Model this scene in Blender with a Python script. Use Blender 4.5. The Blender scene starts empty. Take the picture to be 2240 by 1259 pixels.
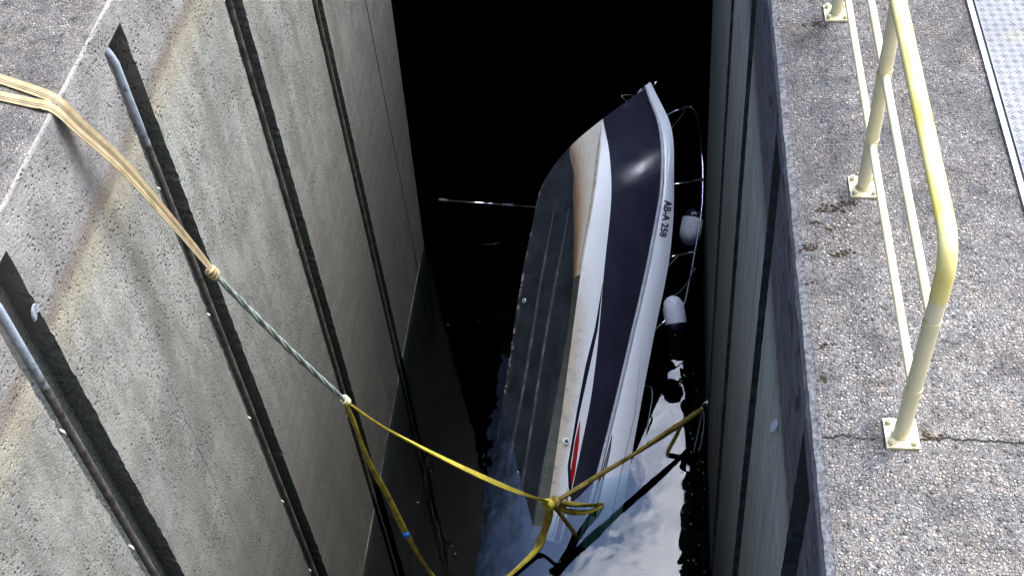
import bpy, bmesh, math, random
import numpy as np
from mathutils import Vector, Matrix

random.seed(7)
rng = np.random.default_rng(7)
S = bpy.context.scene
COL = S.collection
R = math.radians

# ---------------------------------------------------------------- camera
CAM_H = 4.0                      # metres above the quay
cam_data = bpy.data.cameras.new('camera')
cam_data.sensor_width = 36.0
cam_data.lens = 42.86
cam_data.clip_start = 0.05
cam_data.clip_end = 2000.0
cam = bpy.data.objects.new('camera', cam_data)
COL.objects.link(cam)
_r = Vector((0.9935357, 0.0850076, -0.0752363))
_u = Vector((-0.0127993, 0.7424167, 0.6698162))
_f = Vector((-0.1127961, 0.6645233, -0.7387055))
cam.matrix_world = Matrix(((_r.x, _u.x, -_f.x, 0.0), (_r.y, _u.y, -_f.y, 0.0),
                           (_r.z, _u.z, -_f.z, CAM_H), (0, 0, 0, 1)))
S.camera = cam

# ---------------------------------------------------------------- sky, sun, exposure
SUN_TO = Vector((1.0, 1.2, 2.5)).normalized()
SKY_STRENGTH = 0.15
CLOUD = 16.0                     # cloud radiance before SKY_STRENGTH
GLOW = 13.0                       # clouds round the sun are this much brighter
SUN_STRENGTH = 2.0
EXPOSURE = 0.0
world = bpy.data.worlds.new('World')
S.world = world
world.use_nodes = True
wt = world.node_tree
wt.nodes.clear()
w_out = wt.nodes.new('ShaderNodeOutputWorld')
w_bg = wt.nodes.new('ShaderNodeBackground')
w_bg.inputs['Strength'].default_value = SKY_STRENGTH
sky = wt.nodes.new('ShaderNodeTexSky')
sky.sky_type = 'NISHITA'
sky.sun_disc = False
sky.sun_elevation = math.asin(SUN_TO.z)
sky.sun_rotation = math.atan2(SUN_TO.x, SUN_TO.y)
w_tc = wt.nodes.new('ShaderNodeTexCoord')
w_map = wt.nodes.new('ShaderNodeMapping')
w_map.inputs['Scale'].default_value = (1.0, 1.0, 1.6)
w_n = wt.nodes.new('ShaderNodeTexNoise')
w_n.inputs['Scale'].default_value = 8.0
w_n.inputs['Detail'].default_value = 9.0
w_n.inputs['Roughness'].default_value = 0.58
w_n.inputs['Distortion'].default_value = 0.4
w_sep = wt.nodes.new('ShaderNodeSeparateXYZ')
w_mul = wt.nodes.new('ShaderNodeMath'); w_mul.operation = 'MULTIPLY_ADD'
w_mul.inputs[1].default_value = 3.0      # the cloud bank thickens towards +X
w_ramp = wt.nodes.new('ShaderNodeValToRGB')
w_ramp.color_ramp.elements[0].position = 0.40
w_ramp.color_ramp.elements[0].color = (0.02, 0.02, 0.02, 1)
w_ramp.color_ramp.elements[1].position = 0.64
w_ramp.color_ramp.elements[1].color = (1, 1, 1, 1)
w_mix = wt.nodes.new('ShaderNodeMix'); w_mix.data_type = 'RGBA'
wl = wt.links.new
wl(w_tc.outputs['Generated'], w_map.inputs['Vector'])
wl(w_map.outputs[0], w_n.inputs['Vector'])
wl(w_tc.outputs['Generated'], w_sep.inputs[0])
w_cl = wt.nodes.new('ShaderNodeClamp')
w_cl.inputs['Min'].default_value = -0.10
w_cl.inputs['Max'].default_value = 0.015
wl(w_sep.outputs[0], w_cl.inputs[0])
wl(w_cl.outputs[0], w_mul.inputs[0])
w_dot = wt.nodes.new('ShaderNodeVectorMath'); w_dot.operation = 'DOT_PRODUCT'
w_dot.inputs[1].default_value = SUN_TO
wl(w_tc.outputs['Generated'], w_dot.inputs[0])
w_glow = wt.nodes.new('ShaderNodeMapRange'); w_glow.interpolation_type = 'SMOOTHSTEP'
for _i, _v in zip((1, 2, 3, 4), (0.878, 0.915, 1.0, GLOW)):
    w_glow.inputs[_i].default_value = _v
wl(w_dot.outputs['Value'], w_glow.inputs[0])
w_mix.inputs[7].default_value = (CLOUD * 0.97, CLOUD * 0.99, CLOUD * 1.06, 1)
w_cc = wt.nodes.new('ShaderNodeVectorMath'); w_cc.operation = 'SCALE'
wl(w_mix.outputs[2], w_cc.inputs[0])
wl(w_glow.outputs[0], w_cc.inputs['Scale'])
wl(w_n.outputs[0], w_mul.inputs[2])
wl(w_mul.outputs[0], w_ramp.inputs[0])
wl(w_ramp.outputs[0], w_mix.inputs[0])
w_tint = wt.nodes.new('ShaderNodeMix'); w_tint.data_type = 'RGBA'; w_tint.blend_type = 'MULTIPLY'
w_tint.inputs[0].default_value = 1.0
w_tint.inputs[7].default_value = (0.74, 0.93, 1.25, 1)
wl(sky.outputs[0], w_tint.inputs[6])
wl(w_tint.outputs[2], w_mix.inputs[6])
wl(w_cc.outputs[0], w_bg.inputs['Color'])
wl(w_bg.outputs[0], w_out.inputs['Surface'])

sun_data = bpy.data.lights.new('sun', 'SUN')
sun_data.energy = SUN_STRENGTH
sun_data.angle = R(5.0)
sun_data.color = (1.0, 0.95, 0.86)
sun = bpy.data.objects.new('sun', sun_data)
COL.objects.link(sun)
sun.rotation_euler = SUN_TO.to_track_quat('Z', 'Y').to_euler()
sun.location = (20, 24, 50)

S.view_settings.view_transform = 'Standard'
S.view_settings.look = 'None'
S.view_settings.exposure = EXPOSURE
S.view_settings.gamma = 1.0
S.view_settings.use_curve_mapping = False
S.render.engine = 'CYCLES'
S.cycles.max_bounces = 8
S.cycles.transparent_max_bounces = 12
S.cycles.caustics_reflective = False
S.cycles.caustics_refractive = False
S.cycles.use_denoising = True

# ---------------------------------------------------------------- site dimensions (metres)
XL = -3.19        # face of the left lock wall
XR = 0.63         # face of the right lock wall at the top (it leans back to 0.70 at the water)
ZW = -8.2         # water level
ZF = -10.6        # chamber floor
YN, YF = -8.0, 30.0   # ends of the chamber
LEFT_GROOVES = [(1.68, 2.02), (3.62, 3.96), (5.55, 5.86), (7.46, 7.80), (9.43, 9.73)]
RIGHT_GROOVES = [(0.72, 1.05), (2.66, 2.99), (4.54, 4.87), (6.48, 6.82), (8.45, 8.79)]


# ---------------------------------------------------------------- node helpers
class NT:
    """small wrapper to write materials compactly"""
    def __init__(self, name):
        self.m = bpy.data.materials.new(name)
        self.m.use_nodes = True
        self.t = self.m.node_tree
        self.t.nodes.clear()
        self.out = self.t.nodes.new('ShaderNodeOutputMaterial')
        self.b = self.t.nodes.new('ShaderNodeBsdfPrincipled')
        self.t.links.new(self.b.outputs[0], self.out.inputs['Surface'])

    def n(self, kind, **kw):
        nd = self.t.nodes.new(kind)
        for k, v in kw.items():
            setattr(nd, k, v)
        return nd

    def put(self, sock, v):
        if isinstance(v, bpy.types.NodeSocket):
            self.t.links.new(v, sock)
        elif isinstance(v, (tuple, list)) and len(v) == 3 and sock.type == 'RGBA':
            sock.default_value = (*v, 1.0)
        else:
            sock.default_value = v

    def pos(self):
        return self.n('ShaderNodeNewGeometry').outputs['Position']

    def obj(self):
        return self.n('ShaderNodeTexCoord').outputs['Object']

    def uv(self):
        return self.n('ShaderNodeTexCoord').outputs['UV']

    def xyz(self, v):
        s = self.n('ShaderNodeSeparateXYZ')
        self.put(s.inputs[0], v)
        return s.outputs

    def map(self, v, scale=(1, 1, 1), loc=(0, 0, 0)):
        m = self.n('ShaderNodeMapping')
        self.put(m.inputs['Vector'], v)
        m.inputs['Scale'].default_value = scale
        m.inputs['Location'].default_value = loc
        return m.outputs[0]

    def noise(self, v, scale, detail=4.0, rough=0.55, dist=0.0, color=False):
        nd = self.n('ShaderNodeTexNoise')
        self.put(nd.inputs['Vector'], v)
        nd.inputs['Scale'].default_value = scale
        nd.inputs['Detail'].default_value = detail
        nd.inputs['Roughness'].default_value = rough
        nd.inputs['Distortion'].default_value = dist
        return nd.outputs[1] if color else nd.outputs[0]

    def vor(self, v, scale, feature='F1', rand=1.0):
        nd = self.n('ShaderNodeTexVoronoi', feature=feature)
        self.put(nd.inputs['Vector'], v)
        nd.inputs['Scale'].default_value = scale
        nd.inputs['Randomness'].default_value = rand
        return nd.outputs

    def ramp(self, f, *stops, mode='LINEAR'):
        r = self.n('ShaderNodeValToRGB')
        r.color_ramp.interpolation = mode
        e = r.color_ramp.elements
        while len(e) < len(stops):
            e.new(0.5)
        for el, (p, c) in zip(e, stops):
            el.position = p
            el.color = (c, c, c, 1) if isinstance(c, (int, float)) else (*c, 1)
        self.put(r.inputs[0], f)
        return r.outputs[0]

    def rng(self, f, a, b, c=0.0, d=1.0, smooth=False):
        m = self.n('ShaderNodeMapRange')
        if smooth:
            m.interpolation_type = 'SMOOTHSTEP'
        self.put(m.inputs[0], f)
        for i, v in zip((1, 2, 3, 4), (a, b, c, d)):
            m.inputs[i].default_value = v
        return m.outputs[0]

    def math(self, op, a, b=0.0, c=None):
        m = self.n('ShaderNodeMath', operation=op)
        self.put(m.inputs[0], a)
        self.put(m.inputs[1], b)
        if c is not None:
            self.put(m.inputs[2], c)
        return m.outputs[0]

    def mix(self, f, a, b, mode='MIX'):
        m = self.n('ShaderNodeMix', data_type='RGBA', blend_type=mode)
        self.put(m.inputs[0], f)
        self.put(m.inputs[6], a)
        self.put(m.inputs[7], b)
        return m.outputs[2]

    def bump(self, hgt, strength=0.5, dist=0.01, normal=None):
        b = self.n('ShaderNodeBump')
        b.inputs['Strength'].default_value = strength
        b.inputs['Distance'].default_value = dist
        self.put(b.inputs['Height'], hgt)
        if normal is not None:
            self.put(b.inputs['Normal'], normal)
        return b.outputs[0]

    def fin(self, color=None, rough=None, metal=None, normal=None, spec=None, coat=None):
        if color is not None:
            self.put(self.b.inputs['Base Color'], color)
        if rough is not None:
            self.put(self.b.inputs['Roughness'], rough)
        if metal is not None:
            self.put(self.b.inputs['Metallic'], metal)
        if normal is not None:
            self.put(self.b.inputs['Normal'], normal)
        if spec is not None:
            self.put(self.b.inputs['Specular IOR Level'], spec)
        if coat is not None:
            self.put(self.b.inputs['Coat Weight'], coat)
            self.put(self.b.inputs['Coat Roughness'], 0.05)
        return self.m


# ---------------------------------------------------------------- materials: concrete
def mat_left_wall(recess=False):
    k = NT('recess_concrete' if recess else 'left_wall_concrete')
    p = k.pos()
    x, y, z = k.xyz(p)
    n1 = k.noise(p, 1.1, 9, 0.62)
    n2 = k.noise(k.map(p, (1, 0.55, 7.0)), 1.6, 7, 0.6)       # level marks along the wall
    n3 = k.noise(k.map(p, (1, 4.0, 0.35)), 1.3, 6, 0.6)       # runs down the wall
    n4 = k.noise(p, 42, 5, 0.7)
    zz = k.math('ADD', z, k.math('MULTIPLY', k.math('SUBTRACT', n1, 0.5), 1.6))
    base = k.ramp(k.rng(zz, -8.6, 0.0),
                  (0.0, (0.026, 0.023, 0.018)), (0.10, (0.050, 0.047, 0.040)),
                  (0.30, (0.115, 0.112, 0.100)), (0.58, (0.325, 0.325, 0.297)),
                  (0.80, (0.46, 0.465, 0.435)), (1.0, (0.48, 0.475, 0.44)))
    # mottling
    base = k.mix(k.rng(n1, 0.38, 0.62, 0.0, 0.55), base, k.mix(0.55, base, (0.10, 0.105, 0.10)))
    n6 = k.noise(k.map(p, (1, 1.3, 0.8)), 2.6, 10, 0.7)
    base = k.mix(k.rng(n6, 0.46, 0.56, 0.0, 0.8), base, k.mix(0.5, base, (0.13, 0.13, 0.12)))
    base = k.mix(k.rng(n3, 0.44, 0.62, 0.0, 0.7), base, k.mix(0.5, base, (0.14, 0.12, 0.09)))
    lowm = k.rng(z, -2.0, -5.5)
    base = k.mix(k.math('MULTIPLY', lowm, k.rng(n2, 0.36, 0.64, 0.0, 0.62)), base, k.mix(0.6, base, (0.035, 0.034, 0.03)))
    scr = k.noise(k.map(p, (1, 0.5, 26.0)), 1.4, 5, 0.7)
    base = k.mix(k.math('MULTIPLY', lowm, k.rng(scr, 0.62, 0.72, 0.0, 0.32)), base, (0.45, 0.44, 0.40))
    # fine aggregate grain
    fl = k.noise(p, 85, 3, 0.75)
    base = k.mix(k.rng(n4, 0.38, 0.64, 0.0, 0.6), base, k.mix(0.6, base, (0.10, 0.098, 0.095)))
    base = k.mix(k.rng(fl, 0.53, 0.63, 0.0, 0.36), base, k.mix(0.62, base, (0.07, 0.07, 0.068)))
    base = k.mix(k.rng(fl, 0.42, 0.33, 0.0, 0.2), base, (0.56, 0.55, 0.52))
    # scrapes left by hulls and a few hairline cracks
    sc1 = k.noise(k.map(p, (1, 0.22, 40.0), (0, 3.1, 0)), 1.1, 3, 0.6)
    base = k.mix(k.math('MULTIPLY', k.rng(sc1, 0.66, 0.70), k.rng(k.noise(p, 1.3, 3), 0.48, 0.60, 0, 0.55)), base, (0.55, 0.54, 0.50))
    for (c0, z0, z1) in ((8.62, -1.2, -3.6), (4.75, -2.2, -5.0), (6.75, -3.9, -6.2), (10.45, -2.0, -5.2)):
        cy = k.math('ADD', k.math('MULTIPLY', k.math('SUBTRACT', k.noise(k.map(p, (0, 0, 1)), 3.0, 6, 0.75), 0.5), 0.22), c0)
        cd = k.math('ABSOLUTE', k.math('SUBTRACT', y, cy))
        ck = k.math('MULTIPLY', k.rng(cd, 0.002, 0.007, 0.7, 0), k.math('MULTIPLY', k.rng(z, z1 - 0.2, z1 + 0.2), k.rng(z, z0 + 0.2, z0 - 0.2)))
        base = k.mix(ck, base, (0.05, 0.05, 0.045))
    # coping band above the upper water level, with the brown tide mark and the pale band under it
    wob = k.math('ADD', z, k.math('MULTIPLY', k.math('SUBTRACT', k.noise(p, 5.5, 6, 0.7), 0.5), 0.16))
    cop = k.mix(k.rng(k.noise(p, 3.2, 9, 0.7), 0.40, 0.60), (0.335, 0.315, 0.305), (0.165, 0.155, 0.162))
    cop = k.mix(k.rng(n4, 0.35, 0.7, 0.0, 0.5), cop, (0.47, 0.46, 0.45))
    base = k.mix(k.rng(wob, -0.78, -0.66, 0, 0.9), base, cop)
    base = k.mix(k.ramp(k.rng(wob, -1.10, -0.60), (0.0, 0.0), (0.45, 0.5), (0.62, 0.55), (0.70, 0.0)), base, (0.42, 0.385, 0.28))
    base = k.mix(k.ramp(k.rng(wob, -1.0, -0.5), (0.36, 0.0), (0.47, 0.55), (0.58, 0.6), (0.72, 0.0)), base, (0.20, 0.155, 0.115))
    # worn arris at the very top, colour darkened against the light it catches
    base = k.mix(k.math('MULTIPLY', k.rng(wob, -0.07, -0.015, 0, 0.6), k.rng(k.noise(p, 9, 6, 0.7), 0.40, 0.62)), base, (0.22, 0.21, 0.20))
    # blow holes, thickest in patches
    v = k.vor(p, 30)
    v2 = k.vor(p, 62)
    patch = k.rng(k.noise(p, 2.3, 6, 0.65), 0.40, 0.60)
    pit = k.math('MULTIPLY', k.rng(v[0], 0.08, 0.42, 1.0, 0.0, True),
                 k.math('MULTIPLY', patch, k.rng(k.noise(p, 13, 4, 0.7), 0.47, 0.55)))
    pit2 = k.math('MULTIPLY', k.rng(v2[0], 0.08, 0.42, 1.0, 0.0, True), k.rng(k.noise(p, 24, 4, 0.7), 0.50, 0.58))
    pit = k.math('MAXIMUM', pit, k.math('MULTIPLY', pit2, k.rng(patch, 0.0, 1.0, 0.35, 1.0)))
    pit = k.math('MULTIPLY', pit, k.rng(z, -6.8, -3.0, 0.1, 1.0))
    base = k.mix(k.math('MULTIPLY', pit, 0.8), base, (0.06, 0.06, 0.055))
    # painted glint: thin bright line where the wall meets the water
    glint = k.math('MULTIPLY', k.rng(z, ZW - 0.005, ZW + 0.004), k.rng(z, ZW + 0.030, ZW + 0.018))
    base = k.mix(k.math('MULTIPLY', glint, k.rng(k.noise(p, 2.0, 4), 0.38, 0.55)), base, (0.70, 0.70, 0.68))
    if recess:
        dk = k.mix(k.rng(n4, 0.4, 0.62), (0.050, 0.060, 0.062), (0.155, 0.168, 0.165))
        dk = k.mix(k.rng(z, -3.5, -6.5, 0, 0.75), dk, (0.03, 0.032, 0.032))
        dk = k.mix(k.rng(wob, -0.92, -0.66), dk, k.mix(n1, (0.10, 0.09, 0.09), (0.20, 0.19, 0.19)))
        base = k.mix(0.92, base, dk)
    hgt = k.math('ADD', k.math('MULTIPLY', n4, 0.55), k.math('MULTIPLY', k.noise(p, 130, 3, 0.6), 0.35))
    hgt = k.math('SUBTRACT', hgt, k.math('MULTIPLY', pit, 1.3))
    hgt = k.math('ADD', hgt, k.math('MULTIPLY', k.noise(p, 7, 4), 0.5))
    nrm = k.bump(hgt, 0.8, 0.03)
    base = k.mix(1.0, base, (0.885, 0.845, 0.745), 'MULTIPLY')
    return k.fin(base, k.rng(z, -8.2, -4.5, 0.62, 0.9), 0, nrm, 0.3)


def mat_right_wall():
    k = NT('right_wall_concrete')
    p = k.pos()
    x, y, z = k.xyz(p)
    n1 = k.noise(p, 1.4, 8, 0.62)
    n3 = k.noise(k.map(p, (1, 6.0, 0.5)), 1.6, 7, 0.65)
    n4 = k.noise(p, 46, 4, 0.7)
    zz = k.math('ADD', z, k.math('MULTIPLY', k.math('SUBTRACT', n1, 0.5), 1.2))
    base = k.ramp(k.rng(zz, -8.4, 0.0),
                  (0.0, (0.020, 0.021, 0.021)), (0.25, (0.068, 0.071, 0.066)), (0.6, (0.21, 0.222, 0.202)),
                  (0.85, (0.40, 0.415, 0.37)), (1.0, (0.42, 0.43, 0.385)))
    base = k.mix(k.rng(n3, 0.4, 0.66, 0, 0.6), base, k.mix(0.55, base, (0.05, 0.05, 0.05)))
    base = k.mix(k.rng(n4, 0.4, 0.7, 0, 0.5), base, k.mix(0.6, base, (0.05, 0.05, 0.05)))
    lv = k.noise(k.map(p, (1, 0.5, 9.0)), 1.5, 7, 0.65)
    base = k.mix(k.rng(lv, 0.45, 0.66, 0, 0.55), base, k.mix(0.55, base, (0.045, 0.045, 0.04)))
    pv = k.math('MULTIPLY', k.rng(k.vor(p, 26)[0], 0.08, 0.36, 1, 0), k.rng(k.noise(p, 12, 4, 0.7), 0.50, 0.58))
    base = k.mix(k.math('MULTIPLY', pv, 0.8), base, (0.02, 0.02, 0.02))
    wob = k.math('ADD', z, k.math('MULTIPLY', k.math('SUBTRACT', k.noise(k.map(p, (1, 3, 1)), 4.5, 7, 0.7), 0.5), 0.34))
    cop = k.mix(k.rng(k.noise(k.map(p, (1, 3, 9)), 2.2, 8, 0.7), 0.36, 0.64), (0.125, 0.116, 0.122), (0.05, 0.046, 0.05))
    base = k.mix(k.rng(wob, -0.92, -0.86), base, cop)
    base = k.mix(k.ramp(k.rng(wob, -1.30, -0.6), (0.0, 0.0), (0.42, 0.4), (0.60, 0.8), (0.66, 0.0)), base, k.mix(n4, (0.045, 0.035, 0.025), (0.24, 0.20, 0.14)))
    dr = k.noise(k.map(p, (1, 9.0, 0.22)), 1.7, 6, 0.7)
    base = k.mix(k.math('MULTIPLY', k.rng(dr, 0.56, 0.66), k.rng(z, -0.9, -1.4, 0, 0.6)), base, (0.05, 0.045, 0.036))
    base = k.mix(k.math('MULTIPLY', k.rng(dr, 0.40, 0.33), k.rng(z, -0.9, -1.4, 0, 0.4)), base, (0.36, 0.36, 0.33))
    moss = k.math('MULTIPLY', k.rng(z, -0.85, -0.4, 0, 1), k.rng(k.noise(p, 6, 8, 0.7), 0.55, 0.62))
    base = k.mix(moss, base, (0.024, 0.023, 0.018))
    base = k.mix(k.rng(z, -0.055, -0.006, 0, 0.9), base, k.mix(k.rng(n4, 0.4, 0.62), (0.135, 0.125, 0.125), (0.035, 0.033, 0.034)))
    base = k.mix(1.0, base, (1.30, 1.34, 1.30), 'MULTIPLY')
    hgt = k.math('ADD', k.math('MULTIPLY', n4, 0.6), k.math('MULTIPLY', k.noise(k.map(p, (1, 3, 9)), 6, 6, 0.7), 0.9))
    return k.fin(base, 0.85, 0, k.bump(hgt, 0.6, 0.02), 0.3)


def mat_pavement():
    k = NT('exposed_aggregate')
    p = k.pos()
    x, y, z = k.xyz(p)
    flat = k.map(p, (1, 1, 0.3))
    warp = k.n('ShaderNodeVectorMath', operation='ADD')
    k.put(warp.inputs[0], flat)
    wc = k.n('ShaderNodeVectorMath', operation='SCALE')
    k.put(wc.inputs[0], k.noise(flat, 55, 3, 0.6, color=True))
    wc.inputs['Scale'].default_value = 0.011
    k.t.links.new(wc.outputs[0], warp.inputs[1])
    q = warp.outputs[0]
    big = k.vor(q, 66)
    bigE = k.vor(q, 66, 'DISTANCE_TO_EDGE')
    sml = k.vor(q, 140)
    smlE = k.vor(q, 140, 'DISTANCE_TO_EDGE')
    rnd = k.xyz(big[1])
    srnd = k.xyz(sml[1])
    pebb = k.ramp(rnd[0], (0.0, (0.07, 0.068, 0.07)), (0.18, (0.17, 0.16, 0.158)), (0.42, (0.29, 0.275, 0.265)),
                  (0.62, (0.37, 0.32, 0.30)), (0.80, (0.46, 0.45, 0.44)), (0.93, (0.40, 0.29, 0.235)), (1.0, (0.62, 0.61, 0.60)))
    pebs = k.ramp(srnd[0], (0.0, (0.06, 0.058, 0.06)), (0.3, (0.19, 0.18, 0.175)), (0.6, (0.36, 0.335, 0.325)), (1.0, (0.56, 0.545, 0.535)))
    isbig = k.rng(k.math('ADD', rnd[1], k.math('MULTIPLY', k.math('SUBTRACT', k.noise(p, 3, 3), 0.5), 0.6)), 0.52, 0.56)
    col = k.mix(isbig, pebs, pebb)
    edge = k.mix(isbig, k.rng(smlE[0], 0.04, 0.24), k.rng(bigE[0], 0.03, 0.18))
    edgeV = k.xyz(edge)[0]
    mort = k.mix(k.noise(p, 20, 4), (0.03, 0.028, 0.028), (0.16, 0.15, 0.146))
    col = k.mix(edgeV, mort, col)
    # weathering in clouds; tone darkens farther along the quay
    w1 = k.rng(k.noise(p, 1.9, 8, 0.66), 0.34, 0.60)
    far = k.math('MULTIPLY', k.rng(y, 3.2, 5.0, 0.15, 0.95), k.rng(x, -2.0, -1.9, 0.45, 1.0))
    drt = k.math('MULTIPLY', w1, far)
    col = k.mix(k.math('MULTIPLY', far, 0.30), col, k.mix(1.0, col, (0.50, 0.49, 0.50), 'MULTIPLY'))
    col = k.mix(k.math('MULTIPLY', drt, 0.9), col, k.mix(0.70, col, (0.04, 0.04, 0.044)))
    sp = k.rng(k.noise(p, 6.5, 7, 0.66), 0.52, 0.62)
    col = k.mix(k.math('MULTIPLY', sp, 0.75), col, k.mix(0.6, col, (0.05, 0.05, 0.052)))
    # left quay: darker, lichen spots
    left = k.rng(x, -2.0, -1.9, 1.0, 0.0)
    col = k.mix(k.math('MULTIPLY', left, 0.05), col, k.mix(0.55, col, (0.10, 0.10, 0.098)))
    lich = k.math('MULTIPLY', k.rng(k.vor(p, 7.5)[0], 0.22, 0.36, 1, 0), k.rng(k.noise(p, 13, 6, 0.75), 0.50, 0.56))
    col = k.mix(k.math('MULTIPLY', k.math('MULTIPLY', lich, left), 0.9), col, (0.030, 0.030, 0.024))
    pal = k.math('MULTIPLY', k.rng(k.noise(k.map(p, loc=(3.3, 1.7, 0)), 7, 7, 0.75), 0.66, 0.70), k.rng(k.noise(p, 30, 5, 0.7), 0.42, 0.56))
    col = k.mix(k.math('MULTIPLY', pal, 0.75), col, (0.54, 0.54, 0.52))
    # worn, cement-rich margins along the two edges
    mr = k.rng(x, XR + 0.02, XR + 0.14, 1.0, 0.0)
    ml = k.rng(x, XL - 0.11, XL - 0.03, 0.0, 1.0)
    inner = k.math('LESS_THAN', x, 0.2)
    col = k.mix(k.math('MULTIPLY', k.math('MULTIPLY', mr, k.math('SUBTRACT', 1.0, inner)), 0.35), col, (0.13, 0.123, 0.125))
    col = k.mix(k.math('MULTIPLY', k.math('MULTIPLY', ml, inner), 0.22), col, (0.36, 0.345, 0.33))
    # a hairline crack across the right quay near the last post
    cy = k.math('ADD', k.math('MULTIPLY', k.math('SUBTRACT', k.noise(k.map(p, (1, 0.0, 0)), 7.5, 6, 0.75), 0.5), 0.11), 2.838)
    cd = k.math('ABSOLUTE', k.math('SUBTRACT', y, cy))
    crack = k.math('MULTIPLY', k.rng(cd, 0.002, 0.0065, 1, 0), k.rng(x, 0.5, 0.6))
    crack = k.math('MULTIPLY', crack, k.rng(k.noise(p, 9, 4), 0.36, 0.46))
    col = k.mix(crack, col, (0.022, 0.02, 0.016))
    pk = k.rng(k.noise(k.map(p, loc=(7.1, 2.2, 0)), 2.7, 6, 0.65), 0.46, 0.66)
    col = k.mix(k.math('MULTIPLY', pk, 0.8), col, k.mix(1.0, col, (1.06, 0.965, 0.885), 'MULTIPLY'))
    dkp = k.rng(k.noise(k.map(p, loc=(1.1, 5.2, 0)), 2.8, 9, 0.72), 0.50, 0.60)
    col = k.mix(k.math('MULTIPLY', dkp, 0.75), col, k.mix(0.62, col, (0.035, 0.035, 0.037)))
    col = k.mix(1.0, col, (1.04, 1.0, 0.89), 'MULTIPLY')
    col = k.mix(left, col, k.mix(1.0, col, (0.88, 0.87, 0.85), 'MULTIPLY'))
    dome = k.mix(isbig, k.rng(sml[0], 0.0, 0.62, 0.55, 0.0), k.rng(big[0], 0.0, 0.7, 1.0, 0.0))
    hgt = k.math('SUBTRACT', k.math('MULTIPLY', k.math('MULTIPLY', k.xyz(dome)[0], edgeV), 1.0), k.math('MULTIPLY', crack, 1.2))
    hgt = k.math('ADD', hgt, k.math('MULTIPLY', k.noise(p, 170, 3), 0.25))
    return k.fin(col, 0.82, 0, k.bump(hgt, 1.0, 0.018), 0.35)


def mat_simple(name, color, rough=0.5, metal=0.0, var=0.15, scale=12.0, bump=0.0, bscale=80, coat=None, spec=None):
    k = NT(name)
    p = k.obj()
    n = k.noise(p, scale, 5, 0.6)
    dark = tuple(c * (1 - var) for c in color)
    lite = tuple(min(1.0, c * (1 + var)) for c in color)
    col = k.mix(k.rng(n, 0.3, 0.7), dark, lite)
    nrm = k.bump(k.noise(p, bscale, 4), bump, 0.004) if bump else None
    return k.fin(col, rough, metal, nrm, spec, coat)


def mat_paint(name, main, faded, rust=True):
    k = NT(name)
    p = k.pos()
    n = k.noise(p, 5.0, 6, 0.6)
    col = k.mix(k.rng(n, 0.36, 0.64), main, faded)
    col = k.mix(k.rng(k.noise(p, 60, 4, 0.7), 0.55, 0.72, 0, 0.35), col, tuple(c * 0.72 for c in main))
    chip = k.rng(k.noise(p, 75, 5, 0.8), 0.665, 0.69)
    col = k.mix(k.math('MULTIPLY', chip, 0.75), col, (0.20, 0.17, 0.11))
    if rust:
        r = k.math('MULTIPLY', k.rng(k.noise(p, 34, 4, 0.7), 0.67, 0.73), k.rng(k.noise(p, 3.5, 2), 0.52, 0.62))
        col = k.mix(r, col, (0.32, 0.15, 0.04))
        z = k.xyz(p)[2]
        for zr in (0.285, 0.67):
            d = k.math('ABSOLUTE', k.math('SUBTRACT', z, zr + 0.012))
            j = k.math('MULTIPLY', k.rng(d, 0.015, 0.05, 1, 0), k.rng(k.noise(p, 28, 5, 0.7), 0.46, 0.60))
            j = k.math('MULTIPLY', j, k.rng(k.math('ABSOLUTE', k.math('SUBTRACT', k.xyz(p)[0], 0.975)), 0.022, 0.026))
            col = k.mix(k.math('MULTIPLY', j, 0.8), col, (0.55, 0.34, 0.06))
        bs_ = k.math('MULTIPLY', k.rng(z, 0.09, 0.012), k.rng(k.noise(p, 22, 5, 0.7), 0.40, 0.62))
        col = k.mix(k.math('MULTIPLY', bs_, 0.55), col, (0.33, 0.27, 0.14))
    return k.fin(col, 0.42, 0, k.bump(k.noise(p, 45, 5, 0.6), 0.12, 0.004), 0.45)


M = {}
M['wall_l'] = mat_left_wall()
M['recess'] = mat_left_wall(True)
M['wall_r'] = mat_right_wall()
k = NT('dark_recess_concrete')  # darker concrete tone inside the right wall recesses
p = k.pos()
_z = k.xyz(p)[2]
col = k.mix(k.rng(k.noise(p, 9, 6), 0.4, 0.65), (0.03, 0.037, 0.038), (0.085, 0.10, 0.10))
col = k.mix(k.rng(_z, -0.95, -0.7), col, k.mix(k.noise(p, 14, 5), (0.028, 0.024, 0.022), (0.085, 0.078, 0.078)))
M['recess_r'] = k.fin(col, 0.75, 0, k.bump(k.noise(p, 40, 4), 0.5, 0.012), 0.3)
M['pave'] = mat_pavement()
M['cream'] = mat_paint('cream_paint', (0.66, 0.565, 0.31), (0.73, 0.655, 0.43))
M['yellow'] = mat_paint('yellow_paint', (0.70, 0.555, 0.11), (0.74, 0.63, 0.27), rust=False)
M['alu'] = mat_simple('aluminium', (0.34, 0.35, 0.36), 0.45, 0.2, 0.08, 6)
M['chrome'] = mat_simple('polished_steel', (0.72, 0.73, 0.75), 0.14, 1.0, 0.04, 6)
M['black'] = mat_simple('black_rubber', (0.012, 0.012, 0.013), 0.6, 0, 0.2, 8)
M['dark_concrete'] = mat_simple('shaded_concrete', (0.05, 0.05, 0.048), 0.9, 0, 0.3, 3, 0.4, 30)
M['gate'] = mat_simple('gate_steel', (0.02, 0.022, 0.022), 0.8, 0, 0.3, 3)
M['floor'] = mat_simple('silt', (0.02, 0.022, 0.016), 0.95, 0, 0.3, 2)
M['moss'] = mat_simple('dry_moss', (0.055, 0.036, 0.018), 0.95, 0, 0.55, 40, 0.8, 150)
M['feather'] = mat_simple('white_feather', (0.45, 0.46, 0.48), 0.8, 0, 0.1, 30)

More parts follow.
